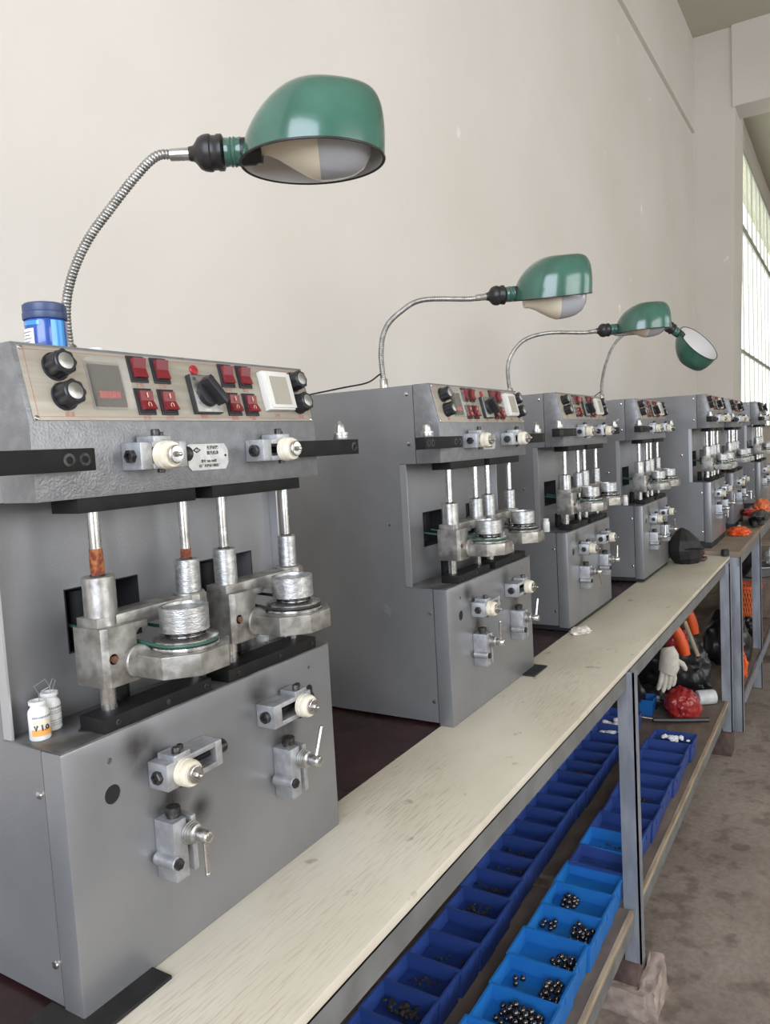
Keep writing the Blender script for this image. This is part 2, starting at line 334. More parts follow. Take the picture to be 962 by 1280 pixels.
# window wall beyond the pier
YW = .42
g = G().box(PX + .6, 22, YW, YW + .2, FZ, .62).box(PX + .6, 22, YW, YW + .2, 4.12, CZ)
struct('wall_left_beyond', g, M_WALL)
M_GLASSU = mat('tinted_upper_panes', (0.80, 0.84, 0.50), .5, alpha=.30, emit=None)
M_GLASSL = mat('hazy_lower_panes', (0.92, 0.95, 0.93), .3, alpha=.06)
M_WINFR = mat('steel_window_frame', (0.42, 0.42, 0.35), .6)
xs = [PX + .65 + i * 1.1 for i in range(12)]
for i in range(11):
    a, b = xs[i], xs[i + 1]
    w = bpy.data.objects.new('window_%d' % (i + 1), None); COL.objects.link(w); w['kind'] = 'structure'; w.location = (a, YW, 0)
    W_ = b - a; fr = G()
    for z in (.62, 1.56, 3.08, 4.07): fr.box(0, W_, -.006, .020, z, z + (.05 if z != 3.08 else .09))
    for x in (0, W_ / 2 - .010): fr.box(x, x + .02, -.004, .016, .62, 4.12)
    fr.build('window_frame', M_WINFR, w, 0)
    G().box(.02, W_ - .02, .01, .014, 3.15, 4.08).build('upper_pane', M_GLASSU, w, 0)
    for x in (.02, W_ / 2): G().box(x, x + W_ / 2 - .02, .01, .014, .66, 3.08).build('pane', M_GLASSL, w, 0)
# rear wall and the wall across the aisle, with their window openings
g = G().box(-3.2, -3.05, -5.6, -3.4, FZ, CZ).box(-3.2, -3.05, -.1, WY + .1, FZ, CZ).box(-3.2, -3.05, -3.4, -.1, FZ, .35).box(-3.2, -3.05, -3.4, -.1, 3.65, CZ)
for y in (-2.6, -1.75, -.95): g.box(-3.15, -3.08, y - .03, y + .03, .35, 3.65)
g.box(-3.15, -3.08, -3.4, -.1, 1.97, 2.03)
struct('wall_rear', g, M_WALL)
g = G().box(-3.2, 22, -5.75, -5.55, FZ, .15).box(-3.2, 22, -5.75, -5.55, 2.9, CZ)
for a, b in ((-3.2, -1.6), (2.8, 4.4), (8.8, 22)): g.box(a, b, -5.75, -5.55, .15, 2.9)
for a in (-1.6, 4.4):
    for k in (1, 2, 3): g.box(a + k * 1.1 - .04, a + k * 1.1 + .04, -5.7, -5.6, .15, 2.9)
    g.box(a, a + 4.4, -5.7, -5.6, 1.85, 1.92)
struct('wall_right', g, M_WALL)

# ---------------------------------------------------------------- workbenches
wb = thing('workbench', 'long steel-framed workbench with worn cream front board and maroon rear board', 'workbench', (0, 0, 0))
BX0, BX1 = -1.0, 3.655
G().box(BX0, BX1, -.215, .052, -.016, 0, .002).build('front_board', M_TOP, wb)
G().box(BX0, BX1, .054, .60, -.016, -.001).build('rear_board', M_MAROON, wb)
g = G().box(BX0, BX1, -.213, -.208, -.062, -.0165).box(BX0, BX1, -.213, -.165, -.021, -.0165)
g.build('front_rail', M_RAIL, wb, 0)
def angle_leg(x, y, z0, z1, w=.05, parent=wb):
    g = G().box(x, x + .005, y, y + w, z0, z1).box(x, x + w * .85, y, y + .005, z0, z1)
    return g.build('leg', M_GALV, parent, 0, )
for x in (1.585, 3.50): angle_leg(x, -.2330, -.86, -.017, .0465)
for x in (-.9,): angle_leg(x, -.2205, -.86, -.017)
for x in (-.9, 1.585, 3.50):
    o = angle_leg(x, .54, -.86, -.017)
SZ = -.70
for a, b, dz in ((BX0, 1.575, 0.0), (1.65, BX1, -.004)):
    G().box(a, b, -.205, .58, SZ - .014 + dz, SZ + dz).build('shelf_board', M_PLY, wb, 0)
    G().box(a, b, -.2165, -.2055, SZ - .016 + dz, SZ + .001 + dz).build('shelf_edge_strip', M_STRIP, wb, 0)
    G().box(a, b, -.2155, -.21, SZ - .062 + dz, SZ - .0165 + dz).build('shelf_rail', M_RAIL, wb, 0)
# second bench
w2 = thing('workbench', 'farther workbench with brown top carrying the last three machines', 'workbench', (0, 0, 0))
B2 = 0.02
G().box(3.665, 9.2, -.258, .60, B2 - .03, B2 - .0005, .002).build('top_board', M_TOP2, w2)
G().box(3.665, 9.2, -.256, -.251, B2 - .075, B2 - .031).build('front_rail', M_RAIL, w2, 0)
for x in (3.67, 4.62, 6.4, 8.2): angle_leg(x, -.2625, FZ + (.06 if x < 4 else .005), B2 - .031, parent=w2)
for x in (3.67, 6.4, 8.2): angle_leg(x, .54, FZ + .005, B2 - .031, parent=w2)
G().box(3.72, 9.2, -.25, .55, -.735, -.72).build('shelf_board', M_PLY, w2, 0)
G().box(3.72, 9.2, -.27, -.264, -.775, -.72).build('shelf_rail', M_GALV, w2, 0)

# mortar and brick feet
def foot(name, x, y, label, kindm, seed):
    rnd = random.Random(seed)
    o = thing(name, label, 'support block', (x, y, FZ))
    G().box(-.05, .055, -.03, .085, .0, .115, .003).build('brick', M_BRICK, o)
    if kindm:
        for x0, x1, y0, y1, zt, sl in ((-.085, -.048, -.050, .07, .070, 0), (-.065, .070, -.078, -.032, .075, .030)):
            bm = bmesh.new(); bmesh.ops.create_cube(bm, size=1); bmesh.ops.subdivide_edges(bm, edges=bm.edges[:], cuts=5, use_grid_fill=True)
            for v in bm.verts:
                p = v.co.copy(); r = .004; f = p.x + .5; zz = (p.z + .5) * (zt + sl * f * f)
                gx = 1 + .25 * (.5 - p.z) * .6; x = (x0 + x1) / 2 + p.x * (x1 - x0) * gx; y = (y0 + y1) / 2 + p.y * (y1 - y0) * gx
                v.co = Vector((x + rnd.uniform(-r, r), y + rnd.uniform(-r, r), max(0, zz + (rnd.uniform(-r, r) if p.z > -.4 else 0))))
            g = G()._bm(bm); g.build('mortar', M_MORTAR, o, 60)
    return o
foot('leg_foot', 1.60, -.20, 'pale mortar-packed brick under the nearest visible bench leg', True, 3)
foot('leg_foot', 3.52, -.20, 'dark brick under the far leg of the cream-topped bench', False, 4)

# ---------------------------------------------------------------- polishing machine
PANEL_M = None
def panel_matrix():
    ex = Vector((1, 0, 0)); ev = Vector((0, .0215, .09)).normalized(); n = ex.cross(ev)     # n faces out (-y, up)
    M = Matrix((ex, ev, n)).transposed().to_4x4(); M.translation = Vector((0, 0, .68)); return M
PM = panel_matrix()
def hexhead(g, c, axis, r, h, n=6):
    a = Vector(axis).normalized(); c = Vector(c); g.cyl(c, c + a * h, r, n=n)
def cap_screw(g, c, axis, r, h):
    a = Vector(axis).normalized(); c = Vector(c)
    g.lathe([(r, 0), (r, h * .85), (r * .85, h), (r * .55, h), (r * .55, h * .4)], c, a, 14)

def make_machine(name):
    m = thing(name, '', 'polishing machine')
    # --- sheet-metal housing
    hs = G().prism([(.0372, .006), (.56, .006), (.56, .7695), (.0625, .7695), (.0625, .5955), (.105, .5955), (.105, .3145), (.0372, .3145)], 'x', .0015, .5085)
    hs = hs.build('housing', M_PAINT, m, 25)
    cut(hs, [G().box(.098, .214, .09, .15, .395, .476), G().box(.336, .451, .09, .15, .395, .476)])
    for a in (.098, .336):
        b = a + .116
        g = G(); y0, y1 = .1045, .149; t = .0006
        g.box(a, b, y1, y1 + .001, .395, .476).box(a - .001, a + t, y0, y1, .394, .477).box(b - t, b + .001, y0, y1, .394, .477).box(a, b, y0, y1, .394, .395 + t).box(a, b, y0, y1, .476 - t, .477)
        g.cyl((a + .03, .128, .405), (a + .03, .128, .47), .012, n=12)
        g.build('belt_opening', M_VOID, m)  # black liner paints the darkness inside the opening
    cov = G().box(0, .51, 0, .0355, 0, .3143, .0026).build('cabinet_cover', M_COVER, m, 25)
    cut(cov, [G().cyl((.064, -.01, .243), (.064, .03, .243), .0115, n=28), G().cyl((.450, -.01, .252), (.450, .03, .252), .0095, n=28), G().cyl((.0635, -.01, .284), (.0635, .004, .284), .0036, n=14), G().cyl((.453, -.01, .289), (.453, .004, .289), .0025, n=14)])
    for x, z, r in ((.064, .243, .0115), (.450, .252, .0095)):
        G().lathe([(r - .0002, 0), (r - .0002, .028)], (x, .0015, z), (0, 1, 0), 28).build('cable_hole', M_VOID, m)  # black plug painted in for the shaded depth of the hole
    G().box(-.0004, .5104, -.0012, .1045, .3146, .3166, .0006).build('ledge_plate', M_LEDGE, m)
    g = G().prism([(0, .595), (0, .68), (.0215, .77), (.0605, .77), (.0605, .595)], 'x', 0, .51)
    g.build('head_cover', M_HEAD, m, 25, bevel=.0012)
    for x in (.0005, .5065): G().box(x, x + .003, .0885, .1048, .3168, .5945).build('edge_strip', M_EDGE, m)
    for x, s in ((0.0012, -1), (.5088, 1)):
        for y, z in ((.078, .75), (.078, .64), (.046, .26), (.046, .055), (.14, .46)):
            g = G(); g.lathe([(.0052, 0), (.0045, .0022), (.002, .003)], (x, y, z), (s, 0, 0), 12); g.build('side_screw', M_STEEL, m)
    # --- control panel
    cp = G().box(.006, .504, .0035, .0885, 0, .0016, .0005).xf(PM).build('control_panel', M_PANEL, m)
    g = G()
    for a, b, c, d in ((.012, .498, .0075, .0079), (.012, .498, .0845, .0849), (.012, .0124, .0075, .0849), (.4976, .498, .0075, .0849)): g.box(a, b, c, d, .0016, .0019)
    g.xf(PM).build('border_line', M_INKRED, cp, 0)
    for u in (.0095, .5005):
        for v in (.0065, .086):
            G().lathe([(.003, 0), (.0024, .0012), (.001, .0015)], (u, v, .0016), (0, 0, 1), 10).xf(PM).build('screw', M_STEEL, cp)
    for u, v in ((.047, .0655), (.050, .031), (.474, .0665), (.476, .031)):
        g = G(); n = 20; h0, h1 = .0035, .021
        g.cyl((u, v, .0016), (u, v, .0045), .0165, n=28)
        poly = [(u + math.cos(2 * math.pi * i / 56) * (.0142 + .0009 * math.cos(16 * math.pi * i / 56)), v + math.sin(2 * math.pi * i / 56) * (.0142 + .0009 * math.cos(16 * math.pi * i / 56))) for i in range(56)]
        g.prism(poly, 'z', .0045, .0215); g.cyl((u, v, .0215), (u, v, .0228), .0132, .0122, n=28)
        k = g.xf(PM).build('knob', M_BLACK, cp, 30)
        kc = G().lathe([(.0095, .0226), (.0095, .0234), (.0088, .0238)], (u, v, 0), (0, 0, 1), 24).xf(PM)
        kc.build('knob_cap', M_SATIN, k) if False else tag(kc.build('knob_cap', M_SATIN, cp), 'silver knob cap')
    # meters
    d1 = G().box(.090, .134, .020, .072, .0014, .004).xf(PM).build('meter', M_SCREEN, cp)
    text_mesh('meter_digits', '88888', .0125, PM @ Matrix.Translation((.112, .034, .0042)), M_DIGIT, cp)
    g = G().box(.0845, .1395, .0155, .0775, .0016, .0135, .0012).xf(PM); tag(g.build('meter_cover', M_CLEAR, cp), 'clear meter cover')
    g = G().box(.392, .452, .018, .0785, .0016, .013, .001); g.box(.397, .455, .021, .0755, .013, .0145, .0005)
    g.xf(PM); tag(g.build('meter_cover', M_WHITEPL, cp), 'yellowed white meter cover')
    G().box(.404, .444, .026, .070, .0146, .0152).xf(PM).build('meter', M_SCREEN2, cp)
    # rocker switches
    k = 0
    for u in (.1635, .2005, .3235, .360):
        for v, low in ((.0695, 0), (.0275, 1)):
            g = G().box(u - .0135, u + .0135, v - .0170, v + .0170, .0016, .0042, .0006).box(u - .0118, u + .0118, v - .0150, v + .0150, .0042, .0052)
            g.xf(PM).build('switch_bezel', M_BLACK, cp)
            h = (.0075, .0105) if not low else (.0105, .0072)
            g = G().prism([(v - .0120, .0045), (v + .0120, .0045), (v + .0120, .0045 + h[1] * .75), (v, .0045 + .0035), (v - .0120, .0045 + h[0] * .75)], 'x', u - .0098, u + .0098)
            g.xf(PM).build('rocker', M_REDSW, cp, 20)
            if low:
                G().box(u - .0004, u + .0004, v + .0035, v + .0095, .0094, .0110).xf(PM).build('on_mark', M_INKWHT, cp)
                gg = G(); c0 = (u, v - .0062, .0110)
                pts = [(u + .0024 * math.cos(t * math.pi / 8), v - .0062 + .0031 * math.sin(t * math.pi / 8), .0110 - .0003) for t in range(17)]
                gg.tube(pts, .00045, 5, False).xf(PM).build('off_mark', M_INKWHT, cp)
            text_mesh('legend', ['上电', '水泵', '主轴', '计时', '启动', '照明', '停止', '气阀'][k], .0068, PM @ Matrix.Translation((u - .001, v - .0205, .0017)), M_INKRED, cp); k += 1
    for u, v, t in ((.047, .0435, '调速'), (.052, .010, '调速'), (.474, .0455, '调速'), (.476, .0105, '调速'), (.262, .0095, '换向'), (.418, .0115, '计时')):
        text_mesh('legend', t, .0068, PM @ Matrix.Translation((u, v, .0017)), M_INKRED, cp)
    g = G().lathe([(.0072, .0016), (.0072, .0034), (.0062, .0046), (.0025, .0052)], (.262, .0745, 0), (0, 0, 1), 20).xf(PM); tag(g.build('indicator_lamp', M_REDBTN, cp), 'round red indicator lamp')
    # selector switch
    g = G().box(.243, .293, .012, .066, .0016, .0095, .0015).xf(PM); g.build('selector_body', M_BLACK, cp)
    G().box(.2445, .2915, .0135, .0645, .0095, .0106, .0005).xf(PM).build('selector_plate', M_SATIN, cp)
    g = G().lathe([(.0185, .0106), (.0175, .018), (.0155, .0185)], (.268, .039, 0), (0, 0, 1), 28)
    st = len(g.v); g.box(-.0058, .0058, -.021, .021, .017, .034, .0015)
    g.xf(Matrix.Translation((.268, .039, 0)) @ Matrix.Rotation(R(38), 4, 'Z'), st); g.xf(PM)
    g.build('selector_knob', M_BLACK, cp)
    for u, v, t in ((.2505, .0585, '停'), (.268, .0605, '1'), (.2485, .039, '2')): text_mesh('selector_mark', t, .006, PM @ Matrix.Translation((u, v, .0107)), M_INKBLK, cp)
    # --- nameplate
    x0, x1, z0, z1, c = .224, .300, .6175, .6525, .006
    np_ = G().prism([(x0 + c, z0), (x1 - c, z0), (x1, z0 + c * 1.5), (x1, z1 - c * 1.5), (x1 - c, z1), (x0 + c * .3, z1), (x0, z1 - c * .5), (x0, z0 + c)], 'y', -.0014, -.0001).build('nameplate', M_PLATE, m, 0)
    g = G().prism([(.233, .6445), (.2405, .6485), (.248, .6445), (.2405, .6405)], 'y', -.0017, -.0014); g.build('emblem', M_INKBLK, np_, 0)
    g = G().prism([(.2365, .6445), (.2405, .6465), (.2445, .6445), (.2405, .6425)], 'y', -.0019, -.0017); g.build('emblem_center', M_PLATE, np_, 0)
    G().box(.2399, .2411, -.0021, -.0019, .6432, .6462).build('emblem_bar', M_INKBLK, np_, 0)
    for t, x, z, s in (('光学研磨', .270, .6470, .0056), ('抛光机床', .270, .6400, .0056), ('型号 2MJ-100型', .262, .6290, .0044), ('出厂 光学设备制造厂', .263, .6228, .0044)):
        text_mesh('plate_text', t, s, Matrix.Translation((x, -.0015, z)) @ FRONT, M_INKBLK, np_, bold=.00012)
    G().cyl((.2945, -.0022, .636), (.2945, -.0012, .636), .0017, n=10).build('rivet', M_INKBLK, np_)
    # --- guide bars top and bottom
    for a, b in ((.052, .236), (.268, .462)):
        G().box(a, b, .002, .050, .578, .5948, .0008).build('upper_guide_bar', M_BLKMET, m)
    for a, b in ((.060, .237), (.271, .476)):
        g = G().box(a, b, .000, .044, .3168, .3345, .0008)
        o = g.build('lower_guide_bar', M_BLKMET, m)
        for x in (a + .02, (a + b) / 2 + .01, b - .012):
            g = G(); cap_screw(g, (x, -.0002, .3255), (0, -1, 0), .0035, .0012); g.build('bar_screw', M_DARKBOLT, o)
    for k, (x, rt, rb, rs) in enumerate(((.0925, .0074, .0100, .0195), (.237, .0068, .0066, .0165), (.3115, .0070, .0090, .0165), (.455, .0064, .0066, .0142))):
        g = G().cyl((x, .03, .33), (x, .03, .44), rb, n=20).cyl((x, .03, .49), (x, .03, .58), rt, n=20)
        o = g.build('guide_rod', M_STEEL, m)
        zt = (.499, .498, .502, .503)[k]; zb = (.437, .4505, .445, .4535)[k]
        G().lathe([(rs - .0008, zb), (rs, zb + .001), (rs, zt - .001), (rs - .001, zt), (rt + .002, zt), (rt + .002, zt - .002)], (x, .03, 0), (0, 0, 1), 28).build('rod_sleeve', M_TEXT_AL if k else M_SATIN, m)
        g = G(); pts = []
        for i in range(14):
            t = i / 13; a = i * 1.9 + k; pts.append((x + (rt + .001) * math.cos(a), .03 + (rt + .001) * math.sin(a), zt + .0005 + .001 * math.sin(a * 3)))
        g.tube(catmull(pts, 3), .0011, 5).build('grease_ring', M_GRIT, m)
    # --- swinging work arms with their pulleys
    for k, ox in enumerate((0, .2185)):
        bx = ox
        g = G().prism([(.068, .053), (.068, .004), (.074, -.002), (.116, -.002), (.116, .053)], 'z', .368, .4395)      # clamp block on the rod
        arm = g
        arm.prism([(.072, .050), (.072, .012), (.225, .012), (.235, .008), (.252, .012), (.262, .03), (.252, .050)], 'z', .431, .4505)
        arm.prism([(.100, -.0015), (.112, -.0015), (.135, -.0015), (.1135, .050), (.100, .050)], 'z', .4305, .4390)
        # web below the arm, rounded throat
        arm.prism([(.114, .374), (.140, .374), (.140, .3965), (.122, .399), (.1175, .405), (.1175, .424), (.124, .431), (.114, .4385)], 'y', .000, .034)
        cx_, cy_ = .166, -.030; o8 = []
        for i in range(8):
            a = R(22.5 + 45 * i); o8.append((cx_ + .0625 * math.cos(a), cy_ + .056 * math.sin(a)))
        arm.prism(o8, 'z', .3735, .4005)
        arm.xf(Matrix.Translation((bx, 0, 0)))
        a_ = arm.build('work_arm', M_CAST, m, 18, bevel=.0007)
        g = G().lathe([(.0205, 0), (.0205, .006), (.019, .0075)], (bx + .114, -.001, .392), (0, -1, 0), 28).build('arm_boss', M_CAST, a_)
        g = G().lathe([(.0045, 0), (.0045, .016), (.0105, .016), (.0112, .018), (.0112, .026), (.0102, .0275), (.005, .0275), (.004, .0245)], (bx + .131, -.006, .387), (0, -1, 0), 20); tag(g.build('clamp_screw', M_BRACKET, a_), 'round clamp screw')
        g = G(); hexhead(g, (bx + .080, -.0015, .402), (0, -1, 0), .0048, .003); g.lathe([(.0065, 0), (.0065, .0008)], (bx + .080, -.0012, .402), (0, -1, 0), 14); g.build('corner_screw', M_RUSTBOLT, a_)
        g = G().lathe([(.0215, .4505), (.0215, .4525), (.0205, .4535)], (bx + .2365, .03, 0), (0, 0, 1), 24); g.build('rod_collar', M_CAST, a_)
        # pulley: lower flange, groove, textured cup
        px, py = bx + .166, -.033
        g = G().lathe([(.036, .4005), (.0415, .4012), (.042, .4035), (.0412, .4052), (.036, .4062), (.036, .4102), (.0405, .4108), (.0405, .4126), (.030, .4150), (.0240, .4155), (.0240, .4195)], (px, py, 0), (0, 0, 1), 48)
        tag(g.build('pulley', M_STEEL, a_), 'bright steel pulley')
        g = G().lathe([(.0240, .4200), (.0305, .4215), (.0305, .4515), (.0295, .4525), (.0250, .4525), (.0245, .4490), (.004, .4475), (.004, .4490), (.0001, .4492)], (px, py, 0), (0, 0, 1), 48); tag(g.build('lap_cup', M_TEXT_AL, a_), 'scored aluminium cup')
        for i in range(3): G().lathe([(.0243, .4160 + i * .0014), (.0252, .4164 + i * .0014), (.0243, .4170 + i * .0014)], (px, py, 0), (0, 0, 1), 36).build('washer', M_BLKMET, a_)
        # belt round the pulley, back through the opening behind
        r = .0385; pts = []; bk = Vector((bx + .135, .120, .4285))
        a0 = R(150); a1 = R(400)
        pts.append((bk.x - .028, bk.y, bk.z)); pts.append((bx + .118, .04, .418))
        for i in range(22):
            a = R(165) + (R(375) - R(165)) * i / 21; pts.append((px + r * math.cos(a), py + r * math.sin(a), .4083))
        pts.append((bx + .178, .04, .418)); pts.append((bk.x + .028, bk.y, bk.z))
        G().tube(pts, .0024, 8).build('drive_belt', M_BELT if k == 0 else M_BELTK, a_)
    # black lower drive post behind each arm
    for x in (.150, .368):
        G().lathe([(.011, .3168), (.011, .362), (.009, .364)], (x, .078, 0), (0, 0, 1), 16).build('drive_post', M_BLKMET, m)
    # --- slide clamps (upper pair on the head, lower pair on the cabinet)
    def slide(x, z, y, wheel_dx, L, H, flip):
        b = G(); D = .034
        b.box(x, x + .018, y - D, y, z - H / 2, z + H / 2, .0015)
        b.box(x + .018, x + L - .012, y - D, y, z + H / 2 - .007, z + H / 2, .001).box(x + .018, x + L - .012, y - D, y, z - H / 2, z - H / 2 + .007, .001)
        b.box(x + L - .012, x + L, y - D, y, z - H / 2, z + H / 2, .0015).box(x + .016, x + L - .01, y - .010, y, z - H / 2 + .004, z + H / 2 - .004)
        o = b.build('slide_clamp', M_BRACKET, m)
        G().cyl((x + .017, y - .020, z), (x + L - .011, y - .020, z), .0045, n=12).build('slide_screw', M_BLKMET, o)
        g = G(); g.lathe([(.0085, 0), (.0085, .0055), (.0075, .0065), (.0045, .0065), (.0045, .003)], (x, y - .019, z), (-1, 0, 0), 6 if flip else 14); g.build('end_bolt', M_DARKBOLT, o)
        g = G(); g.lathe([(.0085, 0), (.0085, .0045), (.0095, .008), (.0095, .016), (.008, .018)], (x + L, y - .019, z), (1, 0, 0), 16); g.build('end_bolt', M_DARKBOLT, o)
        wx = x + wheel_dx
        G().box(wx - .013, wx + .015, y - .034, y - .004, z + H / 2 - .001, z + H / 2 + .007, .0015).build('saddle', M_BRACKET, o)
        g = G(); cap_screw(g, (wx - .004, y - .028, z + H / 2 + .006), (0, 0, 1), .0055, .009); cap_screw(g, (wx + .010, y - .020, z + H / 2 + .006), (0, 0, 1), .0045, .006); g.build('cap_screw', M_DARKBOLT, o)
        g = G(); cap_screw(g, (wx + .003, y - .026, z - H / 2), (0, 0, -1), .0048, .005); g.build('lock_screw', M_DARKBOLT, o)
        g = G().lathe([(.0160, 0), (.0172, .0012), (.0172, .0075), (.0158, .0085), (.0158, .0100), (.0168, .0108), (.0168, .0150), (.0150, .0185), (.0120, .0190)], (wx, y - .0335, z), (0, -1, 0), 36)
        w = tag(g.build('roller', M_WHITE, o), 'ivory nylon roller')
        g = G().lathe([(.0112, 0), (.0112, .0050), (.0098, .0056), (.0098, .0068), (.0035, .0072)], (wx, y - .0520, z), (0, -1, 0), 28)
        hexhead(g, (wx, y - .0590, z), (0, -1, 0), .0040, .0038); g.ball((wx, y - .0645, z), .0026, 2)
        g.build('roller_hub', M_STEEL, o)
        return o
    slide(.117, .640, -.0002, .034, .074, .033, True)
    slide(.338, .640, -.0002, .046, .080, .031, False)
    slide(.1175, .2455, -.0002, .026, .096, .034, True)
    slide(.322, .2530, -.0002, .064, .088, .034, False)
    # --- lever clamps
    def levclamp(x, z, ang):
        y = -.0002; H = .080; D = .034
        b = G().box(x, x + .022, y - D, y, z - H / 2, z + H / 2 - .004, .0015).box(x + .022, x + .030, y - D + .01, y, z - H / 2 + .003, z + H / 2 - .010, .001)
        b.box(x + .030, x + .038, y - D, y, z - H / 2 + .002, z + H / 2 - .006, .0012)
        o = b.build('lever_clamp', M_BRACKET, m)
        G().lathe([(.0085, 0), (.0085, .003), (.0100, .004), (.0100, .0120), (.0085, .0135)], (x + .016, y - .018, z + H / 2 - .004), (0, 0, 1), 20).build('top_screw', M_DARKBOLT, o)
        g = G().cyl((x - .002, y - .040, z - .012), (x - .002, y - .004, z - .012), .0082, n=20, c=.001); g.build('cross_pin', M_BRACKET, o)
        g = G(); hexhead(g, (x - .002, y - .040, z - .012), (0, -1, 0), .0072, .0042); g.build('pin_bolt', M_DARKBOLT, o)
        hx, hz = x + .026, z + .015
        prof = [(.0135, 0)]
        for i in range(4): prof += [(.0145 - i * .0008, .0012 + i * .0034), (.0145 - i * .0008, .0030 + i * .0034), (.0128 - i * .0008, .0034 + i * .0034)]
        prof += [(.0085, .0150), (.0085, .018)]
        G().lathe(prof, (hx, y - D, hz), (0, -1, 0), 32).build('spring_washers', M_SATIN, o)
        g = G().lathe([(.0072, 0), (.0085, .001), (.0085, .0135), (.0068, .0165), (.003, .0178)], (0, 0, 0), (0, -1, 0), 24)
        g.cyl((0, -.008, 0), (0, -.0085, -.049), .0036, .0032, n=14).ball((0, -.0085, -.049), .0036, 2)
        lv = g.build('lever', M_STEEL, o); lv.location = (hx, y - D - .018, hz); lv.rotation_euler = (0, R(ang), 0)
        return o
    levclamp(.120, .151, 0); levclamp(.352, .158, 202)
    # --- black cross bars with clamping levers at the outer ends
    for a, b, lx, ang in ((-.112, .060, -.082, -55), (.425, .597, .562, -60)):
        o = G().box(a, b, -.026, -.0015, .6265, .6515, .0012).build('cross_bar', M_BLKMET, m)
        for x in ((a + .012, a + .030, b - .014, b - .034) if a < 0 else (b - .014,)):
            g = G(); cap_screw(g, (x, -.0255, .639), (0, -1, 0), .0075, .0012); g.build('bar_bolt', M_DARKBOLT, o)
        g = G().lathe([(.0135, 0), (.0140, .001), (.0140, .0055), (.0128, .0060), (.0128, .0068), (.0138, .0075), (.0138, .0120), (.0090, .0130), (.0085, .0225), (.0066, .0262), (.002, .0270)], (lx, -.0135, .6515), (0, 0, 1), 28)
        g.build('clamp_collar', M_SATIN, o)
        g = G().cyl((0, 0, 0), (.030, 0, .010), .0028, .0026, n=12).ball((.030, 0, .010), .0034, 2)
        lv = g.build('clamp_lever', M_SATIN, o); lv.location = (lx, -.0135, .671); lv.rotation_euler = (0, 0, R(ang))
    return m

LABELS = ['grey twin-spindle polishing machine nearest the camera, blue jar and tall lamp on top',
          'second grey polishing machine from the camera, its whole left side bare',
          'third grey polishing machine, white tissue at its near bottom corner',
          'fourth grey polishing machine, black rubber mask standing by its front',
          'first grey polishing machine on the farther brown-topped bench',
          'grey polishing machine tucked right behind the fifth one, side hidden',
          'last grey polishing machine at the far end beside the window']
POS = [(0, 0, 0), (.986, .018, .0), (1.902, .045, .013), (2.822, .016, .016), (3.752, -.118, .052), (4.60, -.118, .052), (5.87, -.15, .062)]
MACH = [make_machine('polishing_machine')]
for p in POS[1:]: MACH.append(copy_tree(MACH[0]))
for o, p, l in zip(MACH, POS, LABELS):
    o.location = p; tag(o, l, 'polishing machine', 'row of polishing machines')
    o.rotation_euler = (0, 0, 0)
# individual touches: lever angles differ from machine to machine
ANG = [(0, 202), (178, 200), (-30, 185), (190, 160), (20, 200), (170, 10), (200, 180)]
CL = [(-60, 35), (12, 20), (5, -20), (10, 30), (160, 25), (10, 60), (20, 10)]
for o, an, cl in zip(MACH, ANG, CL):
    lc = [c for c in kids(o) if c.name.startswith('lever_clamp')]; lc.sort(key=lambda c: c.name)
    lv = [k for c in lc for k in kids(c) if k.name.startswith('lever')]
    lv.sort(key=lambda k: k.location.x)
    for k, a in zip(lv, an): k.rotation_euler = (0, R(a), 0)
    bars = [k for c in kids(o) if c.name.startswith('cross_bar') for k in kids(c) if k.name.startswith('clamp_lever')]
    bars.sort(key=lambda k: k.location.x)
    for k, a in zip(bars, cl): k.rotation_euler = (0, 0, R(a))
# feet
for o, (a, b) in zip(MACH, ((-.03, .10), (.42, .522), (.0, .09), (.0, .09), (.0, .09), (.0, .09), (.0, .09))):
    if a == .0: G().box(.01, .5, .004, .55, B2 - o.location.z if o.location.x > 3.5 else -.012, .0045, .001).build('base_board', M_RUBBER, o)
    else: G().box(a, b, -.034, .06, -.001, .0045, .001).build('rubber_foot', M_RUBBER, o)
G().prism([(.148, .262), (.166, .272), (.170, .254), (.152, .246)], 'x', -.0003, .0016).build('smudge_patch', M_SMUDGE, MACH[1], 0)  # thin dark patch added to stand for a smudge mark
# rust on the first machine's front rods
g = G().lathe([(.0079, .4995), (.0083, .503), (.0082, .522), (.0077, .532)], (.0925, .03, 0), (0, 0, 1), 20, caps=False); tag(g.build('rust_crust', M_RUST, MACH[0]), 'orange rust crust on the rod')
g = G().lathe([(.0073, .4985), (.0074, .506), (.0070, .512)], (.237, .03, 0), (0, 0, 1), 20, caps=False); g.build('rust_crust', M_RUST, MACH[0])

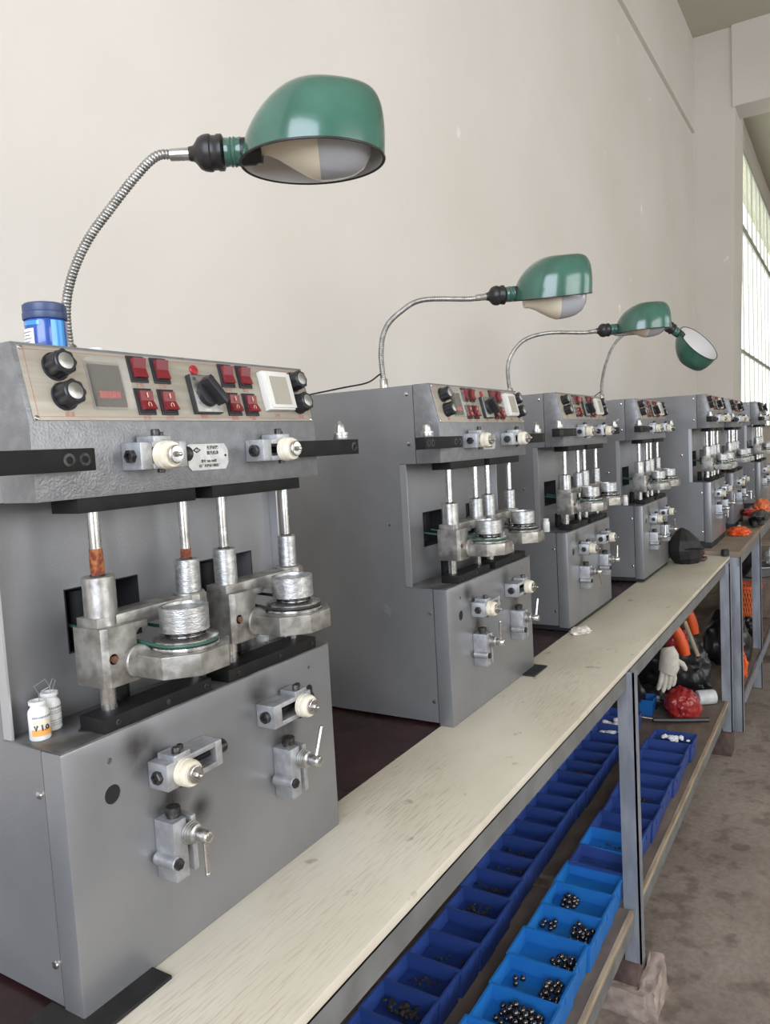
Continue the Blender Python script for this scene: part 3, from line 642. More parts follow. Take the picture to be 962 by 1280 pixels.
# ---------------------------------------------------------------- gooseneck lamps
A_, B_, H_ = .100, .086, .100
def shade_pts(off, n=48, rows=14):
    vs = []; fs = []
    for k in range(rows):
        s = (math.pi / 2) * k / (rows - 1) * .985
        for i in range(n):
            t = 2 * math.pi * i / n; ct, st = math.cos(t), math.sin(t)
            q = .62 - .34 * ct
            rr = max(math.cos(s), .0) ** q; rv = max(math.cos(s), 0) ** (.52)
            f = rr * (ct * ct) + rv * (st * st)
            vs.append(((A_ - off) * ct * f + .012 * math.sin(s), (B_ - off) * st * f, (H_ - off) * math.sin(s) ** .95 if k else 0))
    for k in range(rows - 1):
        for i in range(n):
            j = (i + 1) % n; fs.append((k * n + i, k * n + j, (k + 1) * n + j, (k + 1) * n + i))
    fs.append(tuple((rows - 1) * n + i for i in range(n)))
    return vs, fs
ME_LAMP = {}
def lamp_meshes():
    vs, fs = shade_pts(0); v2, f2 = shade_pts(.0025)
    g = G().add(vs, fs)
    g.lathe([(.019, -.0), (.0185, .006), (.0200, .008), (.0185, .010), (.0200, .013), (.0185, .016), (.0195, .022)], (-.120, 0, .018), (1, 0, 0), 28)
    ME_LAMP['shade'] = g.mesh('shade', M_GREEN, 50)
    ME_LAMP['liner'] = G().add(v2, f2).mesh('liner', M_LINER, 60)
    pts = [(A_ * math.cos(2 * math.pi * i / 48), B_ * math.sin(2 * math.pi * i / 48), 0) for i in range(49)]
    ME_LAMP['rim'] = G().tube(pts, .0017, 6, False).mesh('rim', M_BAKE, 60)
    g = G().lathe([(.0095, 0), (.0105, .006), (.0150, .010), (.0205, .014), (.0235, .020), (.0245, .026), (.0245, .030), (.0225, .032), (.0225, .038), (.0240, .040), (.0240, .046), (.0205, .048)], (-.170, 0, .018), (1, 0, 0), 32)
    ME_LAMP['socket'] = g.mesh('socket', M_BAKE, 40)
    ME_LAMP['inner'] = G().lathe([(.0185, 0), (.0185, .020), (.0160, .024), (.0160, .030)], (-.100, 0, .018), (1, 0, 0), 24).mesh('inner', M_BAKE, 40)
    ME_LAMP['bulb'] = G().lathe([(.0135, 0), (.0145, .010), (.0200, .022), (.0330, .042), (.0430, .058), (.0480, .070), (.0485, .0735)], (0, 0, 0), (1, 0, 0), 36).mesh('bulb', M_BULB, 60)
    ME_LAMP['glass'] = G().lathe([(.0486, .0735), (.0490, .085), (.0480, .100), (.0450, .115), (.0385, .128), (.0270, .137), (.012, .141), (.001, .142)], (0, 0, 0), (1, 0, 0), 36).mesh('glass', M_FROST, 60)
lamp_meshes()
def lamp(label, M, base, path, bulb=(.018, 0), bulb_on=True, cord=None, scale=1.0):
    """M: world matrix of the shade (origin at rim centre, x = towards the far end, z = crown)"""
    o = thing('gooseneck_lamp', label, 'lamp', base, group='green gooseneck lamps on the machines')
    Ti = Matrix.Translation(Vector(base)).inverted()
    def put(name, me, X=Matrix()):
        c = link(name, me, o); c.matrix_local = Ti @ M @ X; return c
    sh = put('lamp_shade', ME_LAMP['shade']); ln = link('shade_liner', ME_LAMP['liner'], sh); tag(ln, 'white enamel inside of the shade'); link('shade_rim', ME_LAMP['rim'], sh)
    put('lamp_socket', ME_LAMP['socket']); put('bulb_holder', ME_LAMP['inner'])
    if bulb_on:
        X = Matrix.Translation((-.074, 0, bulb[0])) @ Matrix.Rotation(R(bulb[1]), 4, 'Y') @ Matrix.Diagonal((1.12, 1.12, 1.12, 1))
        b = put('bulb', ME_LAMP['bulb'], X); tag(link('bulb_glass', ME_LAMP['glass'], b), 'frosted grey bulb face')
    e0 = M @ Vector((-.168, 0, .018)); e1 = M @ Vector((-.190, 0, .018)); e2 = M @ Vector((-.215, 0, .017))
    P = catmull([Vector(base) + Vector((0, 0, .012))] + [Vector(p) for p in path] + [e2, e1], 12)
    # resample to even rings
    L = [0]; 
    for a, b in zip(P, P[1:]): L.append(L[-1] + (b - a).length)
    n = int(L[-1] / .0016); Q = []; j = 0
    for i in range(n + 1):
        d = L[-1] * i / n
        while j < len(L) - 2 and L[j + 1] < d: j += 1
        t = (d - L[j]) / max(L[j + 1] - L[j], 1e-9); Q.append(P[j].lerp(P[j + 1], t))
    rs = [.0062 + (.0007 if (i % 3) else -.0006) for i in range(n + 1)]
    g = G().tube(Q, rs, 10).xf(Ti); g.build('gooseneck', M_GOOSE, o, 60)
    G().tube([e1 + (e2 - e1) * .25, e0], [.0082, .0086], 16).xf(Ti).build('neck_ferrule', M_STEEL, o)
    G().lathe([(.019, 0), (.019, .003), (.0105, .005), (.0098, .030), (.0085, .032)], (0, 0, 0), (0, 0, 1), 24).build('base_flange', M_STEEL, o)
    if cord: G().tube(catmull([Vector(c) for c in cord], 8), .0022, 6).xf(Ti).build('cord', M_BAKE, o)
    return o
def head(center, u, w, roll=0):
    u = Vector(u).normalized(); w = Vector(w); w = (w - u * w.dot(u)).normalized(); v = w.cross(u)
    M = Matrix((u, v, w)).transposed().to_4x4(); M = M @ Matrix.Rotation(R(roll), 4, 'X'); M.translation = Vector(center); return M
UP = Vector((0, 0, 1))
lamp('large green-shaded gooseneck lamp on the nearest machine', head((.398, -.108, 1.036), (.55, -.83, .0), UP, 0), (.202, .190, .7702),
     [(.204, .194, .849), (.212, .185, .898), (.228, .165, .947), (.249, .135, .991), (.268, .100, 1.032)], bulb=(.028, -2))
lamp('green gooseneck lamp on the second machine, its bulb hanging below the shade', head((1.433, -.094, .995), (.56, -.82, .06), UP, 10), (1.112, .228, .7702),
     [(1.135, .245, .871), (1.158, .241, .931), (1.193, .217, .971), (1.236, .176, 1.000)], bulb=(-.006, -2), cord=((1.112, .236, .815), (1.09, .262, .795), (1.05, .31, .785), (1.02, .40, .773)))
lamp('green gooseneck lamp on the third machine, shade overlapping the next one', head((2.403, -.099, 1.004), (.55, -.83, .05), UP, 1), (1.990, .255, .7832),
     [(2.014, .27, .887), (2.06, .266, .945), (2.118, .239, .991), (2.19, .178, 1.012)], bulb=(.032, 0))
c4 = CP + (CF + CR * ((873 - 481) / 958.6) - CU * ((429 - 640) / 958.6)) * 3.3
vd = (c4 - CP).normalized(); u4 = (CR * .80 - CU * .58 + vd * .1).normalized(); nopen = (-vd * .62 + (CR * .58 + CU * .80) * .78)
lamp('green gooseneck lamp on the fourth machine, turned upward showing its white inside', head(c4, u4, -nopen), (2.92, .20, .7862),
     [(2.93, .20, .87), (2.945, .185, .95), (2.955, .15, 1.03), (2.965, .09, 1.085), (2.985, .02, 1.115)], bulb_on=False, cord=((2.92, .205, .83), (2.89, .25, .80), (2.86, .33, .787)))

# ---------------------------------------------------------------- small things on the machines
o = thing('snack_jar', 'blue round plastic jar with navy lid on the nearest machine', 'jar', (.122, .1275, .7702), R(-32))
G().lathe([(.0225, 0), (.0245, .003), (.0250, .030), (.0250, .046), (.0235, .049)], (0, 0, 0), (0, 0, 1), 36).build('jar_body', M_JARBLUE, o)
G().lathe([(.0262, .0485), (.0268, .050), (.0268, .0565), (.0258, .0575), (.0262, .059), (.0262, .0665), (.0240, .0685)], (0, 0, 0), (0, 0, 1), 40).build('lid', M_JARLID, o)
def arc_patch(r, a0, a1, z0, z1, n=12, t=.0003):
    g = G(); vs = []
    for k in range(n + 1):
        a = R(a0 + (a1 - a0) * k / n)
        for rr in (r, r + t):
            for z in (z0, z1): vs.append((rr * math.cos(a), rr * math.sin(a), z))
    fs = []
    for k in range(n):
        b = 4 * k; c = b + 4
        fs += [(b + 2, c + 2, c + 3, b + 3), (b, b + 1, c + 1, c), (b, c, c + 2, b + 2), (b + 1, b + 3, c + 3, c + 1)]
    fs += [(0, 2, 3, 1), (4 * n, 4 * n + 1, 4 * n + 3, 4 * n + 2)]
    return g.add(vs, fs)
# angles: camera sits towards world direction (-.6,-.8); jar rotated -32 deg
arc_patch(.0251, -80, -38, .004, .046).build('light_blue_panel', M_JARLT, o)
lab = arc_patch(.0253, -178, -128, .003, .036).build('paper_label', M_PAPER, o)
g = G()
for k in range(7): 
    gg = arc_patch(.0257, -172 + (k % 3) * 3, -136 - (k % 2) * 5, .007 + k * .004, .0083 + k * .004); g.add(gg.v, gg.f)
g.build('label_print', M_INKGRY, lab)
g = G(); gg = arc_patch(.0253, -175, -110, .040, .045); g.add(gg.v, gg.f); g.build('cyan_band', M_JARLT, o)
o = thing('clear_lid', 'small clear plastic lid lying on top of the nearest machine', 'lid', (.172, .098, .7702))
G().lathe([(.018, 0), (.020, .002), (.020, .004), (.012, .0045)], (0, 0, 0), (0, 0, 1), 32).build('lid_disc', M_CLEAR, o)
G().lathe([(.0105, .0045), (.0105, .0125), (.0092, .0145)], (0, 0, 0), (0, 0, 1), 28).build('lid_cap', M_WHITEPL, o)

def vial(x, y, z, label, rz=0, wire=None, kind=0, s=1.0, group=None):
    o = thing('glass_vial', label, 'vial', (x, y, z), rz, group)
    g = G().lathe([(.0110 * s, 0), (.0120 * s, .0015 * s), (.0120 * s, .031 * s), (.0112 * s, .0345 * s), (.0085 * s, .038 * s), (.0085 * s, .0405 * s), (.0102 * s, .0415 * s), (.0102 * s, .0450 * s), (.0095 * s, .0455 * s), (.0065 * s, .0455 * s), (.0060 * s, .030 * s)], (0, 0, 0), (0, 0, 1), 32)
    g.build('vial_body', M_VIAL, o)
    if kind == 1:
        lab = arc_patch(.0121, -175, -5, .006, .0135, 16).build('orange_band', M_ORANGE, o)
        arc_patch(.0121, -165, -75, .018, .024, 12).build('tan_print', M_TAN, o)
        g = G()
        # handwritten "V 1.0"
        def ink(pts, w=.0008):
            P = []
            for a, z in pts: P.append((.01245 * math.cos(R(a)), .01245 * math.sin(R(a)), z))
            g.tube(P, w, 5)
        ink([(-158, .0185), (-150, .0125), (-142, .0190)]); ink([(-119, .0190), (-117, .0120)]); ink([(-104, .0125), (-101, .0126)], .001)
        ink([(-90 + 8.5 * math.cos(t * math.pi / 6), .0155 + .0024 * math.sin(t * math.pi / 6)) for t in range(13)])
        g.build('handwriting', M_INKBLK, o)
    if kind in (1, 2):
        g = G()
        zs = (.0265, .023, .0205) if kind == 2 else (.0265,)
        for zi, z in enumerate(zs + ((.012, .009, .0065) if kind == 2 else ())):
            a = -168
            while a < -25:
                w = random.uniform(4, 8 if zi else 10); gg = arc_patch(.0121 * s, a, a + w, z * s, z * s + (.0022 if zi == 0 else .0010), 2); g.add(gg.v, gg.f); a += w + random.uniform(2, 5)
        g.build('label_print', M_INKGRY, o)
    if wire: G().tube(wire, .0006, 6).build('wire_hook', M_WIRE, o)
    return o
LZ = .3167
vial(.022, .066, LZ, 'white vial with an orange band and inked 1.0 on the nearest ledge', R(8), [(.002, 0, .03), (.003, 0, .052), (-.001, .002, .062), (.010, -.004, .068), (.014, -.006, .058), (.005, -.002, .055)], 1)
vial(.049, .083, LZ, 'white vial with grey print right behind the orange-banded vial', R(-12), [(.001, 0, .03), (.002, 0, .052), (.005, -.002, .061), (.008, -.003, .058), (.004, -.001, .047)], 2)
vial(.440, .083, LZ, 'white vial standing behind the right arm of the nearest machine', R(5), None, 2, .95)
p = POS[2]; vial(p[0] + .02, p[1] + .075, p[2] + LZ, 'white vial at the left of the third machine ledge', 0, None, 0, .95)
p = POS[3]; vial(p[0] + .02, p[1] + .075, p[2] + LZ, 'white vial at the left of the fourth machine ledge', 0, None, 0, .95)
o = G().prism([(.054, .040), (.071, .052), (.080, .032), (.062, .022)], 'z', LZ, LZ + .0018).build('metal_chip', M_BLKMET, None, 0); tag(o, 'thin black metal chip lying on the ledge beside the white vials', 'metal plate')

# ---------------------------------------------------------------- bins on the shelf
def bin_mesh(name, m, L, Wd, H, F=.042):
    """open bin: x = depth along the bench, y = width; origin at near right bottom corner (y grows to the wall)"""
    g = G(); t = .003; k = .006
    def wall(a, b, c, d): g.add([a[0], b[0], c[0], d[0], a[1], b[1], c[1], d[1]], [(0, 1, 2, 3), (7, 6, 5, 4), (0, 4, 5, 1), (1, 5, 6, 2), (2, 6, 7, 3), (3, 7, 4, 0)])
    bx0, bx1, by0, by1 = k, L - k, k, Wd - k
    def ring(x0, x1, y0, y1, z): return [Vector((x0, y0, z)), Vector((x1, y0, z)), Vector((x1, y1, z)), Vector((x0, y1, z))]
    o0 = ring(bx0, bx1, by0, by1, 0); o1 = ring(0, L, 0, Wd, H); i1 = ring(t, L - t, t, Wd - t, H); i0 = ring(t + .0035, L - t - .0035, t + .0035, Wd - t - .0035, F)
    vs = o0 + o1 + i1 + i0; fs = [(3, 2, 1, 0), (12, 13, 14, 15)]
    for i in range(4):
        j = (i + 1) % 4; fs += [(i, j, 4 + j, 4 + i), (4 + i, 4 + j, 8 + j, 8 + i), (8 + i, 8 + j, 12 + j, 12 + i)]
    g.add(vs, fs)
    # rolled rim and ribs on the outer sides
    g.box(-.0015, L + .0015, -.0025, 0.0015, H - .007, H).box(-.0015, L + .0015, Wd - .0015, Wd + .0025, H - .007, H)
    g.box(-.0025, .0005, 0, Wd, H - .007, H).box(L - .0005, L + .0025, 0, Wd, H - .007, H)
    g.prism([(L / 2 - .012, k), (L / 2 + .012, k), (L / 2 + .012, -.001), (L / 2 - .012, -.001)], 'z', H - .03, H - .006)
    return g.mesh(name, m, 0)
BH = .078
ME_BL = bin_mesh('bin', M_BINL, .118, .166, BH); ME_BD = bin_mesh('bin', M_BIND, .118, .166, BH)
ME_BB = bin_mesh('bin', M_BIND, .104, .148, BH); ME_BB2 = bin_mesh('bin', M_BINL, .104, .148, BH)
ME_BALL = G().lathe([(.0001, -.0069), (.0039, -.0064), (.0064, -.0039), (.0071, 0), (.0064, .0038), (.0039, .0063), (.0017, .0069), (.0013, .0055), (.0001, .0054)], (0, 0, 0), (0, 0, 1), 12, caps=False).mesh('steel_cap', M_BALL, 60)
ORD = ['nearest', 'second', 'third', 'fourth', 'fifth', 'sixth', 'seventh', 'eighth', 'ninth', 'tenth', 'eleventh', 'twelfth', 'thirteenth', 'fourteenth', 'fifteenth', 'sixteenth', 'seventeenth', 'eighteenth', 'nineteenth', 'twentieth', 'twenty-first', 'twenty-second', 'twenty-third', 'twenty-fourth']
def grit(x0, x1, y0, y1, z, n, label, seed, s=1.0, m=None):
    rnd = random.Random(seed); g = G()
    for i in range(n):
        r = rnd.uniform(.0025, .006) * s; gx = rnd.gauss((x0 + x1) / 2, (x1 - x0) / 4.5); gy = rnd.gauss((y0 + y1) / 2, (y1 - y0) / 4.5)
        gx = min(max(gx, x0), x1); gy = min(max(gy, y0), y1)
        g.ball((gx, gy, z + r * .6 + rnd.uniform(0, .006)), r, 1, (rnd.uniform(.7, 1.3), rnd.uniform(.7, 1.3), rnd.uniform(.5, .9)))
    return tag(g.build('metal_scrap', m or M_GRIT, None, 40), label, 'metal parts', kind='stuff')
def balls(x0, x1, y0, y1, z, n, where, seed):
    rnd = random.Random(seed); pts = []; tries = 0
    lvl = 0
    while len(pts) < n and tries < 6000:
        tries += 1; lvl = 0 if tries < 1500 else (1 if tries < 3500 else 2)
        cx, cy = (x0 + x1) / 2, (y0 + y1) / 2
        x = rnd.uniform(x0, x1); y = rnd.uniform(y0, y1)
        if lvl and (((x - cx) / (x1 - x0) * 2) ** 2 + ((y - cy) / (y1 - y0) * 2) ** 2) > (.75 if lvl == 1 else .35): continue
        zz = z + .0070 + lvl * .0098
        if all((x - a) ** 2 + (y - b) ** 2 + (zz - c) ** 2 > .0131 ** 2 for a, b, c in pts): pts.append((x, y, zz))
    for q in pts:
        o = link('steel_cap', ME_BALL); o.location = q; o.rotation_euler = (rnd.uniform(-1.2, 1.2), rnd.uniform(-1.2, 1.2), 0)
        tag(o, 'small dark shiny steel cap in %s' % where, 'steel cap', 'steel caps in ' + where)
# front row
FR = []
far = [.801] + [.916 + .1165 * i for i in range(17)]
light = {0, 1, 2, 3, 4, 5, 6, 7, 9}
con = ['bare', 'bare', 'holding a heap of steel caps', 'with two small piles of steel caps', 'with steel caps in its right corner', 'with two piles of steel caps', 'with one pile of steel caps on its left', 'almost empty', 'almost empty']
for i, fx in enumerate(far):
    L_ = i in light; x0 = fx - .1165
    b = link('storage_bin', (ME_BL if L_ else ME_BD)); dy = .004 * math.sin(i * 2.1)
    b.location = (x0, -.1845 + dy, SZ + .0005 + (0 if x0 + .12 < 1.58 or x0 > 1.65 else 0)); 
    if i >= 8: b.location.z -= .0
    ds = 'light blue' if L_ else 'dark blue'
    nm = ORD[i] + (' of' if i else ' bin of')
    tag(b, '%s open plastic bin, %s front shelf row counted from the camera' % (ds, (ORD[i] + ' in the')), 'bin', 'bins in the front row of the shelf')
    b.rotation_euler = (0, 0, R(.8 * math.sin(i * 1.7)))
bz = SZ + .0005 + .042
def inb(i, fx0, fx1, fy0, fy1):
    x0 = far[i] - .1165; return (x0 + .012 + fx0 * .094, x0 + .012 + fx1 * .094, -.1845 + .012 + fy0 * .142, -.1845 + .012 + fy1 * .142)
balls(*inb(0, .35, .95, .1, .7), bz, 20, 'the light blue bin nearest the camera', 1)
balls(*inb(1, .35, .95, .25, .75), bz, 34, 'the second light blue front bin', 2)
balls(*inb(2, .35, .98, .08, .80), bz, 46, 'the third light blue front bin', 3)
balls(*inb(3, .3, .95, .05, .36), bz, 22, 'the fourth front bin, right', 4)
balls(*inb(3, .5, .8, .72, .9), bz, 3, 'the fourth front bin, left', 5)
balls(*inb(4, .3, .8, .05, .45), bz, 18, 'the corner pile of the fifth front bin', 6)
balls(*inb(5, .3, .95, .05, .40), bz, 22, 'the right pile of the sixth front bin', 7)
balls(*inb(5, .5, .9, .72, .95), bz, 6, 'the left pile of the sixth front bin', 8)
balls(*inb(6, .45, .98, .58, .85), bz, 16, 'the pile of the seventh front bin', 9)
for i, n, s in ((8, 10, .8), (9, 10, .8), (12, 34, 1.2)):
    grit(*inb(i, .4, .98, .1, .9), bz, n, 'loose dark metal bits in the %s front row bin' % ORD[i], 20 + i, s)
grit(*inb(17, .1, .9, .05, .95), bz + .02, 26, 'crumpled white paper filling the last front row bin', 60, 2.6, M_PAPER)
# back row
nb = 21; rnd = random.Random(5)
for i in range(nb):
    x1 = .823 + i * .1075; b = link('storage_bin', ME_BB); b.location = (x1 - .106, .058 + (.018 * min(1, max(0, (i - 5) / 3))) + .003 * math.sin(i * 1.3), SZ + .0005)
    tag(b, 'dark blue open plastic bin, %s in the shelf row nearer the wall' % ORD[i], 'bin', 'bins in the back row of the shelf')
    if i in (0, 1, 2, 3, 5, 6, 7, 8, 14, 15):
        n = (60, 40, 16, 10, 0, 26, 30, 16, 14, 0, 0, 0, 0, 0, 34, 34)[i]
        grit(x1 - .065, x1 - .012, b.location.y + .015, b.location.y + .13, bz, n, 'dark oily metal bits in the %s wall side bin' % ORD[i], 100 + i, 1.0 if i > 1 else 1.3)
o = G().lathe([(.010, 0), (.0135, .001), (.0135, .004), (.010, .005), (.0065, .004), (.0065, .001)], (0, 0, 0), (0, 0, 1), 24).build('metal_ring', M_RING, None)
o.location = (.752, .092, bz + .018); o.rotation_euler = (R(25), R(-15), 0); tag(o, 'bright zinc ring lying on the metal bits in the wall side bin nearest the camera', 'ring')
for i, (x, z) in enumerate(((2.70, .045), (2.80, .055))):
    grit(x - .04, x + .05, .09, .2, SZ + z, 16, 'white crumpled paper in a far wall side bin, %s one' % ('nearer' if i == 0 else 'farther'), 200 + i, 3, M_PAPER)
b = link('storage_bin', ME_BB2); b.location = (3.14, .070, SZ - .003); tag(b, 'light blue bin standing alone behind the second bench leg', 'bin')

# ---------------------------------------------------------------- bench-top clutter
def blob(name, c, s, m, label, cat, seed, amp=.25, sub=4, parent=None, flat=True, freq=2.0):
    from mathutils import noise
    bm = bmesh.new(); bmesh.ops.create_icosphere(bm, subdivisions=sub, radius=1)
    for v in bm.verts:
        n = v.co.normalized(); q = n * freq + Vector((seed * 3.1, seed * 1.7, seed))
        d = 1 + amp * noise.noise(q) + amp * .6 * abs(noise.noise(q * 2.3)) + amp * .3 * noise.noise(q * 5)
        p = Vector((n.x * s[0] * d, n.y * s[1] * d, n.z * s[2] * d))
        if flat: p.z = max(p.z, -s[2] * .55)
        v.co = p
    g = G()._bm(bm)
    lo = min(v.z for v in g.v)
    for v in g.v: v.z -= lo
    o = g.build(name, m, parent, 50); o.location = c
    if label: tag(o, label, cat)
    return o
# black rubber mask near the far end of the bench
o = thing('rubber_mask', 'black rubber breathing mask standing on the cream board by the fourth machine', 'mask', (3.40, -.055, 0), R(-30))
g = G()
prof = [(0.0, .046, .040), (.02, .060, .052), (.05, .062, .055), (.085, .048, .046), (.115, .022, .024), (.128, .004, .005)]
vs = []; fs = []; n = 9
for k, (z, a, b) in enumerate(prof):
    for i in range(n):
        t = 2 * math.pi * i / n; e = .8; ct, st = math.cos(t), math.sin(t)
        vs.append((a * 1.3 * math.copysign(abs(ct) ** e, ct) - .030 * k / 5, b * 1.3 * math.copysign(abs(st) ** e, st), z * 1.35))
for k in range(len(prof) - 1):
    for i in range(n):
        j = (i + 1) % n; fs.append((k * n + i, k * n + j, (k + 1) * n + j, (k + 1) * n + i))
fs += [tuple(range(n - 1, -1, -1)), tuple((len(prof) - 1) * n + i for i in range(n))]
G().add(vs, fs).build('mask_body', M_RUBBER, o, 12)
G().lathe([(.020, 0), (.026, .004), (.026, .020), (.020, .024)], (.066, -.01, .050), (1, -.2, 0), 20).build('filter', M_MASKRED, o)
G().tube(catmull([(.05, -.02, .012), (.08, -.03, .008), (.11, -.02, .012), (.12, .0, .010)], 5), .008, 8).build('strap', M_MASKRED, o)
G().tube(catmull([(-.085, -.02, .07), (-.04, -.079, .08), (.03, -.072, .07), (.075, -.02, .06)], 5), .004, 6).build('face_seal', M_BLKMET, o)
blob('tissue_scrap', (1.905, .012, .0005), (.035, .028, .012), M_TISSUE, 'crumpled white tissue scrap under the corner of the third machine', 'tissue', 2, .5, 3)
blob('red_rag', (.60, .085, .0), (.014, .012, .012), mat('red_scrap', (0.45, 0.02, 0.03), .5), 'small red scrap on the maroon board right of the nearest machine', 'scrap', 3, .4, 2)
blob('orange_bag', (4.36, -.175, B2), (.085, .055, .028), M_ORNG, 'small orange plastic bag on the brown bench top', 'bag', 5, .5, 4)
blob('black_cloth', (4.95, -.225, B2), (.22, .05, .05), M_BLKBAG, 'black cloth spread at the front of the brown bench top', 'cloth', 6, .4, 4)
blob('orange_cloth', (5.15, -.225, B2 + .055), (.16, .045, .05), M_ORNG2, 'orange cloth heaped on the black cloth', 'cloth', 7, .4, 4)
blob('red_bag', (4.98, -.17, B2 + .05), (.10, .05, .03), M_REDBAG, 'dark red bag beside the orange cloth on the brown bench', 'bag', 8, .4, 3)
o = thing('small_bottle', 'small clear bottle with black cap in front of the fifth machine', 'bottle', (4.45, -.165, B2))
G().lathe([(.016, 0), (.017, .003), (.017, .03), (.009, .04), (.009, .045)], (0, 0, 0), (0, 0, 1), 18).build('bottle_body', M_ROLL, o)
G().lathe([(.011, .045), (.011, .062), (.009, .064)], (0, 0, 0), (0, 0, 1), 16).build('bottle_cap', M_BLACK, o)
o = thing('black_plug', 'black knob at the front edge where the two benches meet', 'knob', (3.635, -.195, .0005))
G().lathe([(.016, 0), (.019, .004), (.019, .030), (.014, .036)], (0, 0, 0), (0, 0, 1), 18).build('knob_body', M_BLACK, o)
# small blue thing at the far left of the nearest machine
o = link('storage_bin', ME_BD); o.location = (-.30, .175, .0); o.scale = (1, 1, 1.1); o.rotation_euler = (0, 0, R(4)); tag(o, 'dark blue plastic bin standing left of the nearest machine', 'bin')

# ---------------------------------------------------------------- pile under the bench
S2 = SZ - .004
blob('black_bag', (3.62, .12, S2), (.12, .20, .22), M_BLKBAG, 'big black bin bag slumped at the end of the lower shelf', 'bag', 11, .30, 5)
blob('black_bag', (3.16, .36, S2), (.24, .13, .10), M_BLKBAG, 'flat black bag lying behind the white glove', 'bag', 12, .30, 5)
blob('black_bag', (3.34, .14, S2), (.11, .09, .05), M_BLKBAG, 'low black bag under the red plastic bag', 'bag', 19, .3, 4)
blob('black_bag', (3.17, .22, S2), (.10, .10, .13), M_BLKBAG, 'black bag bulging below the left side of the white glove', 'bag', 29, .3, 4)
blob('red_plastic_bag', (3.235, -.045, S2 + .001), (.10, .075, .085), M_REDBAG, 'crumpled translucent red plastic bag on the lower shelf', 'bag', 13, .30, 5, freq=.85)
o = thing('plastic_roll', 'white wrapped roll lying by the far bench leg', 'roll', (3.42, -.125, S2 + .035))
G().lathe([(.026, -.046), (.034, -.043), (.036, -.03), (.036, .03), (.034, .043), (.026, .046), (.012, .046), (.011, .038)], (0, 0, 0), (.55, -.83, 0), 28).build('roll_body', M_ROLL, o)
# work glove hanging over the pile, five fingers
o = thing('work_glove', 'off-white knitted work glove draped over the black bags', 'glove', (3.145, -.005, -.445))
u = Vector((.52, -.85, 0)); 
def gp(a, h, d=0): return Vector((u.x * a, u.y * a, h)) + Vector((-.8, -.5, 0)) * d
g = G().tube([gp(.00, .085), gp(.005, .05, .01), gp(.0, .0, .02), gp(-.01, -.03, .02)], [.030, .042, .046, .040], 14)
g.build('glove_palm', M_GLOVE, o)
for k, (a, l, w) in enumerate(((-.040, .085, .0105), (-.020, .10, .0115), (.002, .085, .0115), (.022, .068, .011))):
    G().tube([gp(a * .8, -.01, .025), gp(a * 1.0 - .004, -.035 - l * .3, .032), gp(a * 1.1 - .012, -.035 - l * .72, .030), gp(a * 1.1 - .014, -.035 - l * .85, .028)], [w, w * 1.05, w * .95, w * .5], 10).build('finger', M_GLOVE, o)
G().tube([gp(.035, .025, .02), gp(.058, .010, .03), gp(.070, -.012, .03), gp(.073, -.022, .03)], [.012, .0125, .0115, .006], 10).build('thumb', M_GLOVE, o)
def slab(name, label, cat, pts, t, w, m, loc):
    o = thing(name, label, cat, loc)
    g = G()
    for (a, b) in zip(pts, pts[1:]):
        pass
    g.tube([Vector(p) for p in pts], [w * .8, w, w, w * .75], 8)
    b = g.build('handle_body', m, o, 50); b.scale = (t, 1, 1)
    return o
slab('hand_tool', 'orange plastic handle leaning in the pile behind the glove', 'tool', [(0, 0, 0), (.0, .012, .045), (-.006, .03, .10), (-.02, .048, .145)], 1, .028, M_ORNG, (3.43, -.035, -.47))
slab('hand_tool', 'upper orange plastic handle behind the wooden stick', 'tool', [(0, 0, 0), (.0, .008, .04), (-.004, .018, .08), (-.01, .026, .12)], 1, .024, M_ORNG, (3.58, -.055, -.395))
blob('red_bag', (3.46, .01, -.47), (.05, .045, .08), M_REDBAG, 'dark red bag pressed between the orange handles', 'bag', 15, .5, 4)
o = thing('wooden_stick', 'pale wooden stick leaning across the pile under the bench', 'stick', (3.35, -.104, -.446))
G().tube([(0, 0, 0), (-.018, .055, .172)], .010, 8).build('stick_body', M_STICK, o)
o = thing('black_rod', 'black rod lying across the shelf in front of the red bag', 'rod', (3.04, .045, S2 + .012))
G().tube([(0, 0, .012), (.06, -.10, .004), (.13, -.22, .0)], .011, 8).build('rod_body', M_BLACK, o)
G().tube([(-.03, .06, .03), (.0, .0, .018)], .003, 6).build('rod_tip', M_STEEL, o)
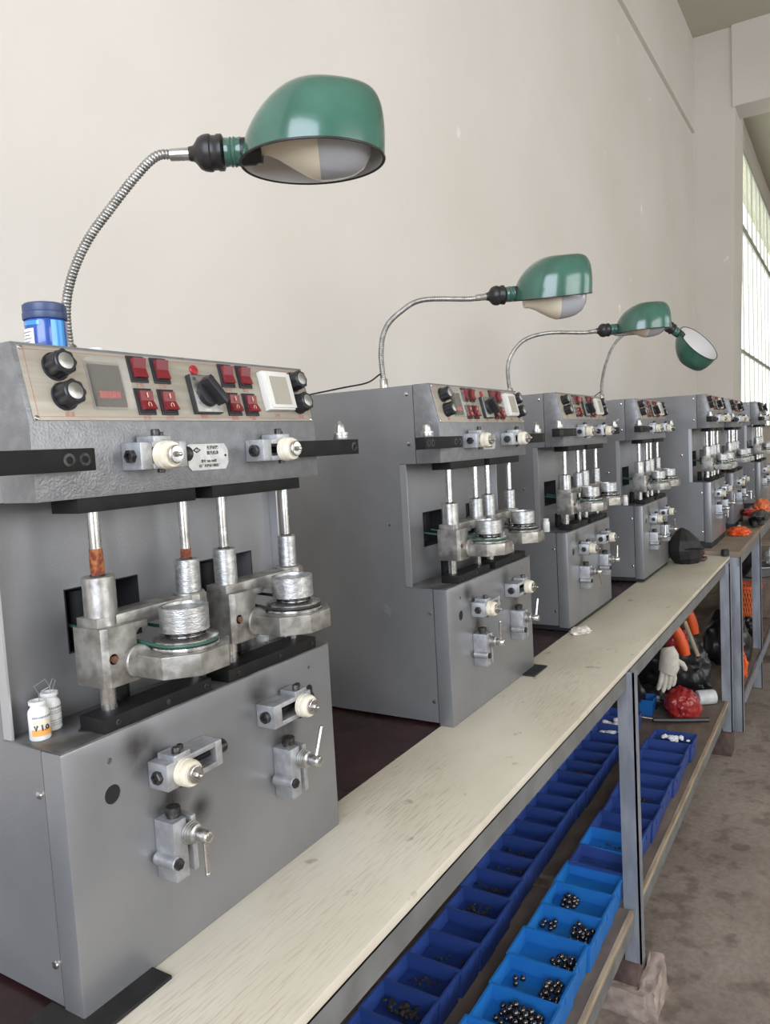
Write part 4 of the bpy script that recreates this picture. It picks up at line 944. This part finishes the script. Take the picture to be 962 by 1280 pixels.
# under the farther bench
S3 = -.72
o = thing('mesh_bucket', 'orange mesh plastic basket under the farther bench', 'basket', (5.22, -.105, S3 + .002))
g = G(); n = 36; rows = 11; r0, r1, Hh = .078, .105, .285
g.lathe([(r1 - .006, Hh), (r1 + .004, Hh), (r1 + .004, Hh - .02), (r1 - .003, Hh - .02)], n=n, caps=False).lathe([(r0, 0), (r0 + .002, .02), (r0 - .004, .02), (r0 - .004, .004), (.001, .004)], n=n)
g.build('basket_frame', M_ORNG, o)
g = G()
for i in range(n):
    for sg in (-1, 1):
        pts = []
        for k in range(6):
            f = k / 5; a = 2 * math.pi * (i / n + sg * f * .10); r = r0 + (r1 - r0) * (.02 + f * .95) - .001; pts.append((r * math.cos(a), r * math.sin(a), .015 + f * (Hh - .03)))
        g.tube(pts, .0042, 4, False)
g.build('mesh_wall', M_ORNG2, o)
blob('black_bag', (4.93, -.13, S3), (.10, .09, .075), M_BLKBAG, 'black bag lying in front of the orange basket', 'bag', 21, .4, 4)
blob('black_bag', (4.35, -.10, S3), (.22, .12, .17), M_BLKBAG, 'black bag just right of the two bench legs', 'bag', 22, .3, 4)
blob('orange_bag', (4.00, -.215, S3), (.06, .03, .095), M_ORNG, 'orange bag low behind the first leg of the farther bench', 'bag', 23, .6, 4)
o = thing('wash_basin', 'shallow grey metal basin with white rim under the farther bench', 'basin', (5.62, -.12, -.44))
G().lathe([(.10, 0), (.13, .01), (.165, .075), (.170, .080), (.160, .076), (.125, .016), (.001, .012)], n=36, caps=False).build('basin_bowl', M_BASIN, o)
G().lathe([(.166, .076), (.178, .080), (.178, .086), (.166, .084)], n=36, caps=False).build('basin_rim', M_ROLL, o)
G().box(5.46, 5.80, -.24, .1, S3 + .003, -.4403, .004).build('carton', M_PLY, None); bpy.data.objects['carton'].name = 'carton'
tag(bpy.data.objects['carton'], 'brown carton carrying the grey basin under the farther bench', 'box')
blob('white_bag', (5.60, -.235, -.34), (.07, .03, .07), M_ROLL, 'white bag with a blue patch resting on the basin rim', 'bag', 25, .4, 4)
o = thing('rubber_hose', 'thick black curved hose hanging below the farther bench top', 'hose', (5.0, -.24, B2 - .20))
G().tube(catmull([(0.1, .03, .165), (-.15, .02, .13), (-.33, .04, .02), (-.26, .09, -.08), (-.10, .12, -.10)], 6), [.034] * 25, 12).build('hose_body', M_RUBBER, o)
# bricks at the far right of the floor
o = G().box(5.25, 5.42, -.36, -.27, FZ, FZ + .06, .004).build('loose_brick', M_BRICK, None); tag(o, 'dark loose brick on the floor beside the farther bench', 'brick')
